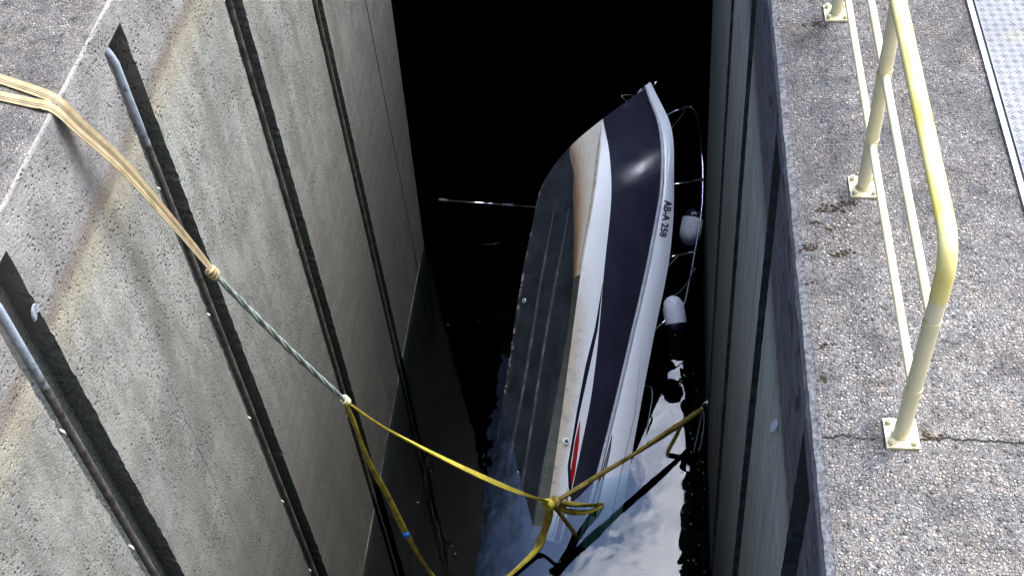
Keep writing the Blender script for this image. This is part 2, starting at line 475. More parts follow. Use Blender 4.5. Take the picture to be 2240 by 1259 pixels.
# water: a clear mirror-like film over dark, light-absorbing water
k = NT('still_water')
p = k.pos()
hg = k.math('ADD', k.math('MULTIPLY', k.noise(p, 3.0, 2, 0.5), 0.55), k.math('MULTIPLY', k.noise(p, 11.0, 1, 0.5), 0.06))
nrm = k.bump(hg, 0.36, 0.012)
fr = k.n('ShaderNodeFresnel')
fr.inputs['IOR'].default_value = 1.33
k.put(fr.inputs['Normal'], nrm)
gl = k.n('ShaderNodeBsdfGlossy')
gl.inputs['Roughness'].default_value = 0.0
gl.inputs['Color'].default_value = (0.95, 0.97, 1.0, 1)
k.put(gl.inputs['Normal'], nrm)
tr = k.n('ShaderNodeBsdfTransparent')
tr.inputs['Color'].default_value = (0.72, 0.78, 0.78, 1)
mx = k.n('ShaderNodeMixShader')
k.put(mx.inputs[0], k.math('MULTIPLY', fr.outputs[0], 0.80))
k.t.links.new(tr.outputs[0], mx.inputs[1])
k.t.links.new(gl.outputs[0], mx.inputs[2])
k.t.links.new(mx.outputs[0], k.out.inputs['Surface'])
ab = k.n('ShaderNodeVolumeAbsorption')
ab.inputs['Color'].default_value = (0.30, 0.46, 0.44, 1)
ab.inputs['Density'].default_value = 6.0
k.t.links.new(ab.outputs[0], k.out.inputs['Volume'])
k.t.nodes.remove(k.b)
M['water'] = k.m


# ---------------------------------------------------------------- mesh helpers
def link(name, me, mats=(), parent=None, smooth=True):
    o = bpy.data.objects.new(name, me)
    for m in mats:
        me.materials.append(m)
    if smooth:
        for f in me.polygons:
            f.use_smooth = True
    COL.objects.link(o)
    if parent is not None:
        o.parent = parent
        o.matrix_parent_inverse = Matrix.Translation(-Vector(parent.location))
    return o


def pydata(name, verts, faces, mats=(), parent=None, smooth=False, mi=None, uvs=None):
    me = bpy.data.meshes.new(name)
    me.from_pydata([tuple(map(float, v)) for v in verts], [], [tuple(map(int, f)) for f in faces])
    if mi is not None:
        me.polygons.foreach_set('material_index', list(map(int, mi)))
    if uvs is not None:
        ul = me.uv_layers.new(name='UVMap')
        flat = []
        for pl in me.polygons:
            for vi in pl.vertices:
                flat.extend(uvs[vi])
        ul.data.foreach_set('uv', flat)
    me.update()
    return link(name, me, mats, parent, smooth)


def thing(name, label, cat, loc=(0, 0, 0), group=None):
    o = bpy.data.objects.new(name, None)
    o.empty_display_size = 0.2
    o.location = loc
    COL.objects.link(o)
    return tag(o, label, cat, group)


def tag(o, label=None, cat=None, group=None, kind=None):
    if label:
        o['label'] = label
    if cat:
        o['category'] = cat
    if group:
        o['group'] = group
    if kind:
        o['kind'] = kind
    return o


class MB:
    """mesh buffer"""
    def __init__(self):
        self.v, self.f, self.mi, self.uv = [], [], [], []

    def add(self, vs, fs, mi=0, uv=None):
        o = len(self.v)
        self.v.extend([tuple(map(float, q)) for q in vs])
        self.uv.extend(uv if uv is not None else [(0.0, 0.0)] * len(vs))
        self.f.extend([tuple(i + o for i in f) for f in fs])
        self.mi.extend([mi] * len(fs))

    def box(self, a, b, mi=0):
        x0, y0, z0 = a
        x1, y1, z1 = b
        self.add([(x0, y0, z0), (x1, y0, z0), (x1, y1, z0), (x0, y1, z0), (x0, y0, z1), (x1, y0, z1), (x1, y1, z1), (x0, y1, z1)],
                 [(3, 2, 1, 0), (4, 5, 6, 7), (0, 1, 5, 4), (1, 2, 6, 5), (2, 3, 7, 6), (3, 0, 4, 7)], mi)

    def tube(self, pts, r, n=12, mi=0, cap=True, closed=False):
        pts = [Vector(q) for q in pts]
        rs = r if isinstance(r, (list, tuple, np.ndarray)) else [r] * len(pts)
        N = len(pts)
        tang = []
        for i in range(N):
            a = pts[(i - 1) % N] if (closed or i > 0) else pts[i]
            b = pts[(i + 1) % N] if (closed or i < N - 1) else pts[i]
            tang.append((b - a).normalized())
        up = Vector((0, 0, 1)) if abs(tang[0].z) < 0.9 else Vector((1, 0, 0))
        nv = (up - tang[0] * up.dot(tang[0])).normalized()
        vs, uv = [], []
        for i in range(N):
            nv = (nv - tang[i] * nv.dot(tang[i])).normalized()
            bv = tang[i].cross(nv)
            for j in range(n):
                a = 2 * math.pi * j / n
                vs.append(pts[i] + (nv * math.cos(a) + bv * math.sin(a)) * rs[i])
                uv.append((i / max(1, N - 1), j / n))
        fs = []
        for i in range(N if closed else N - 1):
            i2 = (i + 1) % N
            for j in range(n):
                j2 = (j + 1) % n
                fs.append((i * n + j, i * n + j2, i2 * n + j2, i2 * n + j))
        if cap and not closed:
            fs.append(tuple(reversed(range(n))))
            fs.append(tuple(range((N - 1) * n, N * n)))
        self.add(vs, fs, mi, uv)

    def lathe(self, p0, p1, prof, n=28, mi=0):
        """prof: list of (fraction along p0->p1, radius)"""
        p0, p1 = Vector(p0), Vector(p1)
        ax = (p1 - p0)
        a = ax.normalized()
        u = a.orthogonal().normalized()
        w = a.cross(u)
        vs, fs = [], []
        for t, r in prof:
            for j in range(n):
                th = 2 * math.pi * j / n
                vs.append(p0 + ax * t + (u * math.cos(th) + w * math.sin(th)) * max(r, 1e-4))
        for i in range(len(prof) - 1):
            for j in range(n):
                j2 = (j + 1) % n
                fs.append((i * n + j, i * n + j2, (i + 1) * n + j2, (i + 1) * n + j))
        fs.append(tuple(reversed(range(n))))
        fs.append(tuple(range((len(prof) - 1) * n, len(prof) * n)))
        self.add(vs, fs, mi)

    def build(self, name, mats, parent=None, smooth=True):
        if not isinstance(mats, (list, tuple)):
            mats = [mats]
        o = pydata(name, self.v, self.f, mats, parent, smooth, self.mi, self.uv)
        return o


def auto_smooth(o, deg=35):
    bm = bmesh.new()
    bm.from_mesh(o.data)
    lim = R(deg)
    for e in bm.edges:
        if len(e.link_faces) == 2:
            e.smooth = e.calc_face_angle(0.0) < lim
        else:
            e.smooth = False
    bm.to_mesh(o.data)
    bm.free()
    return o


def spline(ctrl, n=16):
    """Catmull-Rom through control points"""
    P = [np.array(c, float) for c in ctrl]
    P = [2 * P[0] - P[1]] + P + [2 * P[-1] - P[-2]]
    out = []
    for i in range(1, len(P) - 2):
        for j in range(n):
            t = j / n
            out.append(0.5 * ((2 * P[i]) + (-P[i - 1] + P[i + 1]) * t + (2 * P[i - 1] - 5 * P[i] + 4 * P[i + 1] - P[i + 2]) * t * t
                              + (-P[i - 1] + 3 * P[i] - 3 * P[i + 1] + P[i + 2]) * t ** 3))
    out.append(P[-2])
    return out


def ribbon(mb, pts, width, wdir, thick=0.004, mi=0, twist=None):
    """flat webbing along pts; wdir: preferred width direction (one or per point)"""
    pts = [Vector(q) for q in pts]
    N = len(pts)
    vs, uv, fs = [], [], []
    for i, q in enumerate(pts):
        t = (pts[min(i + 1, N - 1)] - pts[max(i - 1, 0)]).normalized()
        wd = Vector(wdir[i]) if isinstance(wdir, list) else Vector(wdir)
        wd = (wd - t * wd.dot(t)).normalized()
        nn = t.cross(wd)
        if twist is not None:
            a = twist[i]
            wd, nn = wd * math.cos(a) + nn * math.sin(a), nn * math.cos(a) - wd * math.sin(a)
        w = width[i] if isinstance(width, (list, np.ndarray)) else width
        for j, fr in enumerate((-0.5, -0.25, 0.0, 0.25, 0.5)):
            crown = thick * 0.6 * (1 - (2 * fr) ** 2)
            vs.append(q + wd * w * fr + nn * (thick * 0.5 + crown))
            uv.append((i / (N - 1), fr + 0.5))
        for j, fr in enumerate((0.5, 0.25, 0.0, -0.25, -0.5)):
            vs.append(q + wd * w * fr - nn * (thick * 0.5))
            uv.append((i / (N - 1), fr + 0.5))
    for i in range(N - 1):
        for j in range(10):
            j2 = (j + 1) % 10
            fs.append((i * 10 + j, i * 10 + j2, (i + 1) * 10 + j2, (i + 1) * 10 + j))
    fs.append(tuple(reversed(range(10))))
    fs.append(tuple(range((N - 1) * 10, N * 10)))
    mb.add(vs, fs, mi, uv)


# ================================================================ THE SETTING
# pavement: one sheet with the chamber cut out, plus an added opening lighting the bow
bx = [-300, -12, XL - 0.016, XR + 0.045, 3.75, 4.75, 12, 300]
by = [-300, YN, 14.0, 16.5, 17.0, 300]
mb = MB()
for i in range(len(bx) - 1):
    for j in range(len(by) - 1):
        if (i == 2 and j in (1, 2, 3)) or (i == 4 and j == 2):
            continue
        mb.add([(bx[i], by[j], 0), (bx[i + 1], by[j], 0), (bx[i + 1], by[j + 1], 0), (bx[i], by[j + 1], 0)], [(0, 1, 2, 3)])
tag(mb.build('pavement', M['pave'], None, False), kind='structure')

mb = MB()
mb.box((XL - 6, YN - 0.1, ZF - 0.2), (XR + 6, YF + 0.1, ZF))
tag(mb.build('chamber_floor', M['floor'], None, False), kind='structure')

mb = MB()
mb.box((XL - 5.5, YN + 0.05, ZF + 0.01), (XR + 5.5, YF - 0.05, ZW))
tag(mb.build('water', M['water'], None, False), kind='structure')


def lock_wall(name, xface, grooves, depth, side, mats, label, joint=None):
    """vertical chamber wall with recesses for the mooring pipes. side: -1 wall lies towards -X, +1 towards +X"""
    gs = list(grooves)
    if joint:
        gs.append(joint + (0.035,))
    gs.sort()
    zs = [-0.17]
    while zs[-1] > ZF - 0.05:
        zs.append(zs[-1] - (0.045 if zs[-1] > ZW - 0.2 else 0.4))
    mb = MB()
    rows = []
    for ri, z in enumerate(zs):
        X = xface(z)
        row = [(X, YN, z)]
        for g in gs:
            d = g[2] if len(g) > 2 else depth
            w = g[1] - g[0]
            amp = 0.0045 if w > 0.1 else 0.0015
            if ri == 0:
                amp = 0
            chip = 0.0
            j0 = float(rng.normal(0, amp)) + (float(rng.uniform(0, 0.012)) if (w > 0.1 and rng.random() < 0.06) else 0)
            j1 = float(rng.normal(0, amp)) + (float(rng.uniform(0, 0.018)) if (w > 0.1 and rng.random() < 0.08) else 0)
            row += [(X, g[0] - j0, z), (X + side * d, g[0] + 0.004, z), (X + side * d, g[1] - 0.004, z), (X, g[1] + j1, z)]
        ye = (13.0 if side < 0 else 12.5) + 0.15 * z
        row.append((X, ye, z))
        for a in np.linspace(0.12, math.pi / 2, 8):
            row.append((X + side * 0.42 * (1 - math.cos(a)), ye + 0.42 * math.sin(a), z))
        row.append((X + side * 5.2, ye + 0.45, z))
        rows.append(row)
    nc = len(rows[0])
    vs = [v for r_ in rows for v in r_]
    fs, mi = [], []
    for i in range(len(rows) - 1):
        for j in range(nc - 1):
            a = i * nc + j
            q = (a, a + nc, a + nc + 1, a + 1)
            if side > 0:
                q = tuple(reversed(q))
            fs.append(q)
            mi.append(0 if (j % 4 == 0 or j >= 4 * len(gs)) else 1)
    mb.add(vs, fs)
    mb.mi = mi
    # recess heads
    for gi, g in enumerate(gs):
        d = g[2] if len(g) > 2 else depth
        X = xface(-0.17)
        q = [(X, g[0], -0.17), (X + side * d, g[0] + 0.004, -0.17), (X + side * d, g[1] - 0.004, -0.17), (X, g[1], -0.17)]
        mb.add(q, [(0, 1, 2, 3) if side < 0 else (3, 2, 1, 0)], 1)
    # plain band above the recesses and a rounded arris
    prof = [(xface(-0.17), -0.17), (xface(0), -0.018), (xface(0) + side * 0.005, -0.006), (xface(0) + side * 0.019, 0.0)]
    if side > 0:
        prof = [(xface(-0.17), -0.17), (xface(0), -0.05), (xface(0) + 0.012, -0.016), (xface(0) + 0.049, 0.0)]
    ys = list(np.arange(YN, 13.0, 0.06)) + [13.0]
    vs, fs = [], []
    for y in ys:
        for pi, (px, pz) in enumerate(prof):
            jj = float(rng.normal(0, 0.0012)) if 0 < pi < 3 else 0.0
            kk = float(rng.uniform(-0.012, 0)) if (pi == 2 and rng.random() < 0.08) else 0.0
            vs.append((px + jj * side, y, pz + kk))
    for i in range(len(ys) - 1):
        for j in range(len(prof) - 1):
            a = i * len(prof) + j
            q = (a, a + 1, a + 1 + len(prof), a + len(prof))
            fs.append(q if side > 0 else tuple(reversed(q)))
    mb.add(vs, fs, 0)
    o = mb.build(name, mats, None, False)
    return tag(o, label, 'wall')


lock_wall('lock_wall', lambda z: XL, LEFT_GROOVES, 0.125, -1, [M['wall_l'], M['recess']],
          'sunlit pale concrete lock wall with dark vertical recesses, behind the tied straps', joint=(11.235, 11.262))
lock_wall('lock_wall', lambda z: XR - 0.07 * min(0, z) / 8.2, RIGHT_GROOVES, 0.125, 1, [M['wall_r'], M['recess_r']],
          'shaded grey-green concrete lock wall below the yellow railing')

# end gates and the bridge slab that darkens the far end of the chamber
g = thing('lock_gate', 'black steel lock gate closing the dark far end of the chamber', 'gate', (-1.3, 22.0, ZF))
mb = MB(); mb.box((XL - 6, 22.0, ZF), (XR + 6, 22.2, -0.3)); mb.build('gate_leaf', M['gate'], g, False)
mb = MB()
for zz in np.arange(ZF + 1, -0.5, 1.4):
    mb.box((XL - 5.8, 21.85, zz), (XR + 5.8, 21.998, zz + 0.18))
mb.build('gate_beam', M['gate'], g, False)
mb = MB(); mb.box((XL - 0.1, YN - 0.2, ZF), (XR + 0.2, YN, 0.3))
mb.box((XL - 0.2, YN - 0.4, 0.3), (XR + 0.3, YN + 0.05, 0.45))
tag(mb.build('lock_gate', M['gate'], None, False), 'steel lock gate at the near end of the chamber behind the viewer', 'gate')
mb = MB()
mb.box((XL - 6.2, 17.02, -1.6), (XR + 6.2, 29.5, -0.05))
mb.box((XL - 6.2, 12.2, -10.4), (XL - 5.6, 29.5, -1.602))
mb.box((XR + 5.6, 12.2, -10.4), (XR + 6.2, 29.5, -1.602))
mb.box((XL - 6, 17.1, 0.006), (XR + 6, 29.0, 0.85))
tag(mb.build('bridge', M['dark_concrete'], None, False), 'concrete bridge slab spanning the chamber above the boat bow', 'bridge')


cb = thing('shade_block', 'plain concrete block added out of view to shade the far end of the sunlit wall', 'shade blocker', (3.5, 20.5, 0))  # added out-of-view block, placed to shade the far end of the left wall
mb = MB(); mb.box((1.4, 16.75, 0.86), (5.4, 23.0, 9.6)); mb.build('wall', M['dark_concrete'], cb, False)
mb = MB(); mb.box((1.25, 16.6, 9.603), (5.6, 23.2, 9.85)); mb.build('shade_block_top', M['dark_concrete'], cb, False)
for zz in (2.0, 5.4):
    mb = MB(); mb.box((2.4, 16.72, zz), (4.5, 16.747, zz + 1.5)); mb.build('shade_block_panel', M['black'], cb, False)

# ---------------------------------------------------------------- mooring pipes in the recesses
def mat_pipe():
    k = NT('galvanised_pipe')
    p = k.pos()
    z = k.xyz(p)[2]
    n = k.noise(p, 14, 6, 0.65)
    zz = k.math('ADD', z, k.math('MULTIPLY', k.math('SUBTRACT', n, 0.5), 0.9))
    col = k.mix(k.rng(zz, -1.05, -0.62), k.mix(k.rng(n, 0.35, 0.65), (0.032, 0.028, 0.024), (0.135, 0.118, 0.098)), (0.44, 0.49, 0.52))
    bl = k.math('MULTIPLY', k.rng(k.noise(p, 26, 5, 0.7), 0.60, 0.66), k.rng(zz, -1.15, -0.85))
    col = k.mix(bl, col, (0.035, 0.035, 0.045))
    return k.fin(col, 0.5, k.rng(zz, -1.0, -0.7, 0.0, 0.35), k.bump(k.noise(p, 60, 4), 0.25, 0.004))


M['pipe'] = mat_pipe()
M['bracket'] = mat_simple('pale_bracket', (0.52, 0.48, 0.40), 0.8, 0, 0.35, 50)


def mooring_pipe(side, y, xf, zlist, label, top=-0.20):
    X = xf + side * 0.036
    t = thing('mooring_pipe', label, 'pipe', (X, y, ZF), 'vertical mooring pipes in the recesses of the lock walls')
    mb = MB()
    pts = [(X + side * 0.088, y - 0.05, top - 0.012), (X + side * 0.07, y - 0.045, top - 0.004), (X + side * 0.045, y - 0.02, top - 0.015), (X + side * 0.016, y - 0.01, top - 0.06),
           (X, y, top - 0.15)]
    pts = spline(pts, 5)
    zz = top - 0.3
    while zz > ZF:
        pts.append((X, y, zz)); zz -= 0.5
    pts.append((X, y, ZF))
    mb.tube(pts, 0.0245, 14)
    auto_smooth(mb.build('pipe', M['pipe'], t), 50)
    for z in zlist:
        mb = MB()
        mb.tube([(X, y - 0.012, z), (X + side * 0.045, y + 0.012, z), (X + side * 0.089, y + 0.034, z)], [0.009, 0.0105, 0.0105], 8)
        mb.build('bracket', M['bracket'], t)
    return t


names_l = ['grey topped mooring pipe in the recess cut by the left edge of the photo',
           'mooring pipe with bent pale top in the recess crossed by the beige strap',
           'brown mooring pipe in the recess ending at the knot of the yellow sling',
           'dark mooring pipe in the last recess before the black end of the sunlit wall']
for (y0, y1), lab, zl in zip(LEFT_GROOVES[1:], names_l, ([-1.45, -2.72, -4.0, -5.3], [-1.40, -2.69, -3.99, -5.26, -6.5], [-1.26, -4.0, -6.6], [-5.61, -7.9])):
    mooring_pipe(-1, (y0 + 0.080) * 1.0113, XL, zl, lab)
names_r = ['mooring pipe in the shaded wall nearest the viewer, below the last railing post',
           'mooring pipe in the shaded wall abreast of the middle railing post',
           'mooring pipe in the shaded wall abreast of the far railing post']
for (y0, y1), lab in zip(RIGHT_GROOVES[1:4], names_r):
    mooring_pipe(1, y0 + 0.11, XR + 0.06, [-1.6, -3.0, -4.4], lab, top=-0.24)

# ---------------------------------------------------------------- guard railing on the right quay
RX = 0.975
rail_o = thing('guard_railing', 'yellow and cream tube railing bolted to the right quay beside the drop', 'railing', (RX, 2.856, 0))
posts_y = [2.856, 4.248, 5.608, 6.98, 8.35]
ZT = 1.035
mb = MB()
arc = [(RX, 2.856 + 0.13 - 0.13 * math.cos(a), ZT - 0.13 + 0.13 * math.sin(a)) for a in np.linspace(0, math.pi / 2, 9)]
pts = [(RX, 2.856, 0.80)] + arc + [(RX, y, ZT) for y in np.arange(3.3, 9.6, 0.5)]
mb.tube(pts, 0.0325, 20)
auto_smooth(mb.build('top_rail', M['yellow'], rail_o), 50)
mb = MB()
mb.tube([(RX + 0.0325, 2.87, 0.90), (RX + 0.035, 2.87, 0.90)], 0.0055, 10)
mb.build('screw', M['alu'], rail_o)
for zr in (0.285, 0.67):
    mb = MB()
    mb.tube([(RX, y, zr) for y in np.arange(2.86, 9.6, 0.42)], 0.0178, 14)
    auto_smooth(mb.build('mid_rail', M['cream'], rail_o), 50)
    mb = MB()
for i, py in enumerate(posts_y):
    mb = MB()
    mb.tube([(RX, py, 0.012), (RX, py, 0.4), (RX, py, ZT - 0.03 if i else 0.80)], 0.0305, 20)
    for zr in (0.285, 0.67):
        mb.tube([(RX, py, zr - 0.022 + 0.0), (RX, py, zr + 0.022)], 0.0325, 16)
    mb.tube([(RX, py, 0.012), (RX, py, 0.020)], 0.036, 18)
    auto_smooth(mb.build('post', M['cream'], rail_o), 50)
    mb = MB()
    a = 0.063
    b = 0.069
    mb.box((RX - a, py - b, 0.001), (RX + a, py + b, 0.013))
    pl = mb.build('base_plate', M['cream'], rail_o, False)
    for sx in (-1, 1):
        for sy in (-1, 1):
            mb = MB()
            cx, cy = RX + sx * 0.043, py + sy * 0.049
            rot = rng.uniform(0, 1)
            hexa = [(cx + 0.0125 * math.cos(rot + j * math.pi / 3), cy + 0.0125 * math.sin(rot + j * math.pi / 3)) for j in range(6)]
            vs = [(hx, hy, 0.013) for hx, hy in hexa] + [(hx, hy, 0.031) for hx, hy in hexa]
            mb.add(vs, [tuple(reversed(range(6))), tuple(range(6, 12))] + [(j, (j + 1) % 6, (j + 1) % 6 + 6, j + 6) for j in range(6)])
            mb.tube([(cx, cy, 0.031), (cx, cy, 0.037)], 0.006, 8)
            bo = mb.build('bolt', M['cream'], None, False)
            bo.parent = pl
            bo.matrix_parent_inverse = Matrix()

# ---------------------------------------------------------------- tread plate covering a duct
cp = thing('cover_plate', 'silver aluminium tread plate cover set in the right quay', 'metal plate', (1.67, 5.0, 0))
k = NT('tread_plate')
p = k.pos()
n = k.noise(p, 3.0, 6, 0.6)
col = k.mix(k.rng(n, 0.35, 0.65), (0.125, 0.124, 0.124), (0.162, 0.161, 0.160))
col = k.mix(k.rng(k.noise(p, 40, 4, 0.7), 0.60, 0.72, 0, 0.4), col, (0.15, 0.155, 0.17))
sp = k.n('ShaderNodeVectorMath', operation='DISTANCE')
k.put(sp.inputs[0], p)
sp.inputs[1].default_value = (1.849, 5.379, 0.02)
col = k.mix(k.math('MULTIPLY', k.rng(sp.outputs['Value'], 0.03, 0.065, 1, 0), k.rng(k.noise(p, 60, 3), 0.48, 0.56, 0, 0.6)), col, (0.24, 0.22, 0.06))
M['tread'] = k.fin(col, 0.48, 0.0, k.bump(k.noise(p, 90, 4), 0.15, 0.003), 0.22)
PX0, PX1, PY0, PY1, PS = 1.706, 3.1, 2.2, 9.4, 4.398
mb = MB()
mb.box((PX0, PY0, 0.002), (PX1, PS - 0.002, 0.016))
mb.box((PX0, PS + 0.002, 0.002), (PX1, PY1, 0.016))
pitch = 0.044
ix = 0
for i in range(int((PX1 - PX0) / pitch)):
    for j in range(int((PY1 - PY0) / pitch)):
        cx, cy = PX0 + (i + 0.6) * pitch, PY0 + (j + 0.5) * pitch
        if abs(cy - PS) < 0.016:
            continue
        ang = math.pi / 4 if (i + j) % 2 == 0 else -math.pi / 4
        c_, s_ = math.cos(ang), math.sin(ang)
        for off in (-0.0075, 0.0075):
            vs = []
            for (u_, v_, w_) in ((-0.0205, 0, 0), (-0.009, -0.0046, 0), (0.009, -0.0046, 0), (0.0205, 0, 0), (0.009, 0.0046, 0), (-0.009, 0.0046, 0),
                                 (-0.009, 0, 0.0032), (0.009, 0, 0.0032)):
                v2 = v_ + off
                vs.append((cx + u_ * c_ - v2 * s_, cy + u_ * s_ + v2 * c_, 0.0161 + w_))
            mb.add(vs, [(0, 1, 6), (1, 2, 7, 6), (2, 3, 7), (3, 4, 7), (4, 5, 6, 7), (5, 0, 6)])
mb.build('plate', M['tread'], cp, False)
mb = MB()
mb.box((1.667, PY0, 0.001), (1.692, PY1, 0.019))
mb.build('edge_frame', M['alu'], cp, False)
mb = MB()
mb.box((1.692, PY0, 0.001), (1.706, PY1, 0.005))
mb.build('gap', M['black'], cp, False)

# ---------------------------------------------------------------- moss tufts, feather, paint dab
mb = MB()
tufts = [(0.843, 4.10), (0.80, 4.125), (0.888, 4.147), (0.93, 4.155), (0.86, 4.13), (0.817, 3.812), (0.879, 3.841), (0.85, 3.83), (0.70, 3.853), (0.685, 3.646),
         (0.72, 3.87), (0.77, 4.10), (0.815, 5.517), (0.90, 5.50), (0.94, 5.55), (0.87, 5.53), (0.80, 3.98), (0.75, 4.02), (0.71, 3.30), (0.69, 3.12), (1.07, 2.855), (1.09, 2.845), (1.115, 2.842)]
for (tx, ty) in tufts:
    for kx in range(int(rng.integers(5, 10))):
        cx, cy = tx + rng.normal(0, 0.016), ty + rng.normal(0, 0.008)
        r0 = rng.uniform(0.003, 0.0075)
        vs, fs = [], []
        nn = 7
        for j in range(nn):
            a = 2 * math.pi * j / nn
            vs.append((cx + r0 * 1.6 * math.cos(a) * rng.uniform(0.7, 1.2), cy + r0 * math.sin(a) * rng.uniform(0.7, 1.2), 0.001))
        for j in range(nn):
            a = 2 * math.pi * j / nn
            vs.append((cx + r0 * 0.8 * math.cos(a), cy + r0 * 0.6 * math.sin(a), r0 * rng.uniform(0.7, 1.1)))
        vs.append((cx, cy, r0 * 1.2))
        for j in range(nn):
            fs.append((j, (j + 1) % nn, nn + (j + 1) % nn, nn + j))
            fs.append((nn + j, nn + (j + 1) % nn, 2 * nn))
        mb.add(vs, fs)
tag(mb.build('moss', M['moss'], None, False), 'brown dried moss crumbs scattered on the right quay near the post plates', 'moss', kind='stuff')

mb = MB()
mb.add([(XR + 0.004, 3.60, -0.98), (XR + 0.002, 3.655, -1.0), (XR - 0.022, 3.66, -1.05), (XR - 0.026, 3.61, -1.07), (XR - 0.014, 3.64, -1.10), (XR + 0.008, 3.63, -1.12)],
       [(0, 1, 2, 3), (3, 2, 4), (3, 4, 5)])
o = mb.build('feather', M['feather'], None, False)
tag(o, 'small white feather stuck to the shaded wall below the last railing post', 'feather')
mb = MB()
dab = [(3.875, -.635), (3.884, -.60), (3.905, -.57), (3.935, -.555), (3.96, -.556), (3.972, -.585), (3.975, -.62), (3.955, -.628), (3.935, -.618), (3.915, -.634), (3.893, -.64)]
vs = [(XL + 0.004 + 0.003 * math.sin(i * 2.1), 3.925 + (y - 3.925) * .8, -.595 + (z + .595) * .8) for i, (y, z) in enumerate(dab)]
n_ = len(vs)
vs += [(XL - 0.008, y, z) for (x, y, z) in vs]
mb.add(vs, [tuple(range(n_))] + [(i, i + n_, (i + 1) % n_ + n_, (i + 1) % n_) for i in range(n_)])
M['mortar'] = mat_simple('pale_mortar', (0.19, 0.205, 0.21), 0.9, 0, 0.3, 60)
o = mb.build('mortar_dab', M['mortar'], None, False)
tag(o, 'pale dab of mortar on the edge of the leftmost wall recess', 'mortar')

# ================================================================ THE BOAT
# hull lines in boat coordinates (x forward, y to port, z up); the boat lies on its starboard side, bow up
HM = np.array([[0.1465779, 0.5169722, 0.8433591], [0.8585866, -0.4899015, 0.1510811], [0.4912677, 0.7019517, -0.5156742]])
HT = np.array([-2.0760066, 7.6968732, -8.9282093])
HL = 6.25696
K8 = [0, .2, .4, .6, .75, .88, .96, 1]
K7 = [0, .2, .4, .6, .75, .88, 1]
XKE = 4.45


def sm(ts, xs, t):
    ts = np.array(ts, float); xs = np.array(xs, float); t = np.asarray(t, float); m = np.gradient(xs, ts)
    i = np.clip(np.searchsorted(ts, t) - 1, 0, len(ts) - 2); hh = ts[i + 1] - ts[i]; s = (t - ts[i]) / hh
    return (2 * s**3 - 3 * s**2 + 1) * xs[i] + (s**3 - 2 * s**2 + s) * hh * m[i] + (-2 * s**3 + 3 * s**2) * xs[i + 1] + (s**3 - s**2) * hh * m[i + 1]


def keelz(x):
    return sm([0, .3, .6, .72, .82, .9, .96, 1], [.075, .03, -.009, .048, .366, .763, 1.087, 1.328], np.asarray(x) / 6.21)


def st(*a):
    return np.stack(np.broadcast_arrays(*a), -1)


def keel(t):
    t = np.asarray(t, float); return st(XKE * t, 0 * t, keelz(XKE * t))


def chine(t):
    t = np.asarray(t, float); return st(5.534 * t, sm(K7, [1.162, 1.178, 1.17, 1.117, .987, .672, 0], t), sm(K7, [.345, .304, .259, .24, .303, .429, .718], t))


def rail(t):
    t = np.asarray(t, float); return st(6.194 * t, sm(K8, [1.096, 1.166, 1.205, 1.181, 1.031, .682, .25, 0], t), sm(K8, [.843, .937, 1.015, 1.101, 1.174, 1.192, 1.215, 1.255], t))


def deck(t):
    t = np.asarray(t, float); return st(HL * t, sm(K8, [1.22, 1.244, 1.261, 1.235, 1.052, .715, .268, 0], t), sm(K8, [1.275, 1.268, 1.288, 1.341, 1.331, 1.333, 1.312, 1.343], t))


def panel(A, B, t, s, stemmed=True, bulge=0.):
    t = np.asarray(t, float); s = np.asarray(s, float)
    t, s = np.broadcast_arrays(t, s)
    P = A(t) * (1 - s)[..., None] + B(t) * s[..., None]
    if stemmed:
        a = A(np.ones(1))[0]; b = B(np.ones(1))[0]
        x = a[0] + (b[0] - a[0]) * s
        d = st(x, 0 * x, keelz(x)) - (a * (1 - s)[..., None] + b * s[..., None])
        w = np.clip((t - .55) / .45, 0, 1); w = w * w * (3 - 2 * w) * w
        P = P + d * w[..., None]
    if bulge:
        kk = bulge * 4 * s * (1 - s) * np.clip((1 - t) * 4, 0, 1); P = P + st(0 * kk, kk, -.3 * kk)
    return P


def bottom(t, s):
    t, s = np.broadcast_arrays(np.asarray(t, float), np.asarray(s, float))
    P = panel(keel, chine, t, s, True, 0)
    # fuller bilge aft, with the hard edge just inside the upper chine
    b = np.interp(t, [-.1, 0, .22, .36, .55], [.16, .16, .145, .085, 0.0]) * np.interp(s, [0, .3, .82, 1.0, 1.2], [0, .38, 1.0, 0.0, 0.0])
    return P + st(0 * b, b, -.47 * b)
def side(t, s): return panel(chine, rail, t, s, True, .02)
def upper(t, s): return panel(rail, deck, t, s, False, .03)


def surf_n(f, t, s, e=2e-3):
    t = np.asarray(t, float); s = np.asarray(s, float)
    du = f(t - e, s) - f(t + e, s)
    dv = f(t, np.clip(s + .02, 0, 1)) - f(t, np.clip(s - .02, 0, 1))
    n = np.cross(dv, du)
    n = n / (np.linalg.norm(n, axis=-1, keepdims=True) + 1e-9)
    sgn = np.where(n[..., 1:2] < 0, -1.0, 1.0) if f is not bottom else np.where(n[..., 2:3] > 0, -1.0, 1.0)
    return n * sgn


def wor(P):
    return np.asarray(P) @ HM.T + HT


boat = thing('motor_boat', 'capsized navy and white motor boat lying on its side in the lock, stern under water', 'boat', tuple(HT))


# ---- hull materials
def gel(name, main, dirt=0.3, rough=0.25):
    k = NT(name)
    p = k.pos(); uv = k.xyz(k.uv())
    n = k.noise(p, 6, 7, 0.65)
    col = k.mix(k.rng(n, 0.4, 0.7, 0, dirt), main, tuple(c * 0.72 for c in main))
    sp = k.rng(k.noise(p, 55, 3, 0.7), 0.70, 0.75)
    col = k.mix(k.math('MULTIPLY', sp, 0.5), col, (0.10, 0.09, 0.07))
    return k, p, uv, col


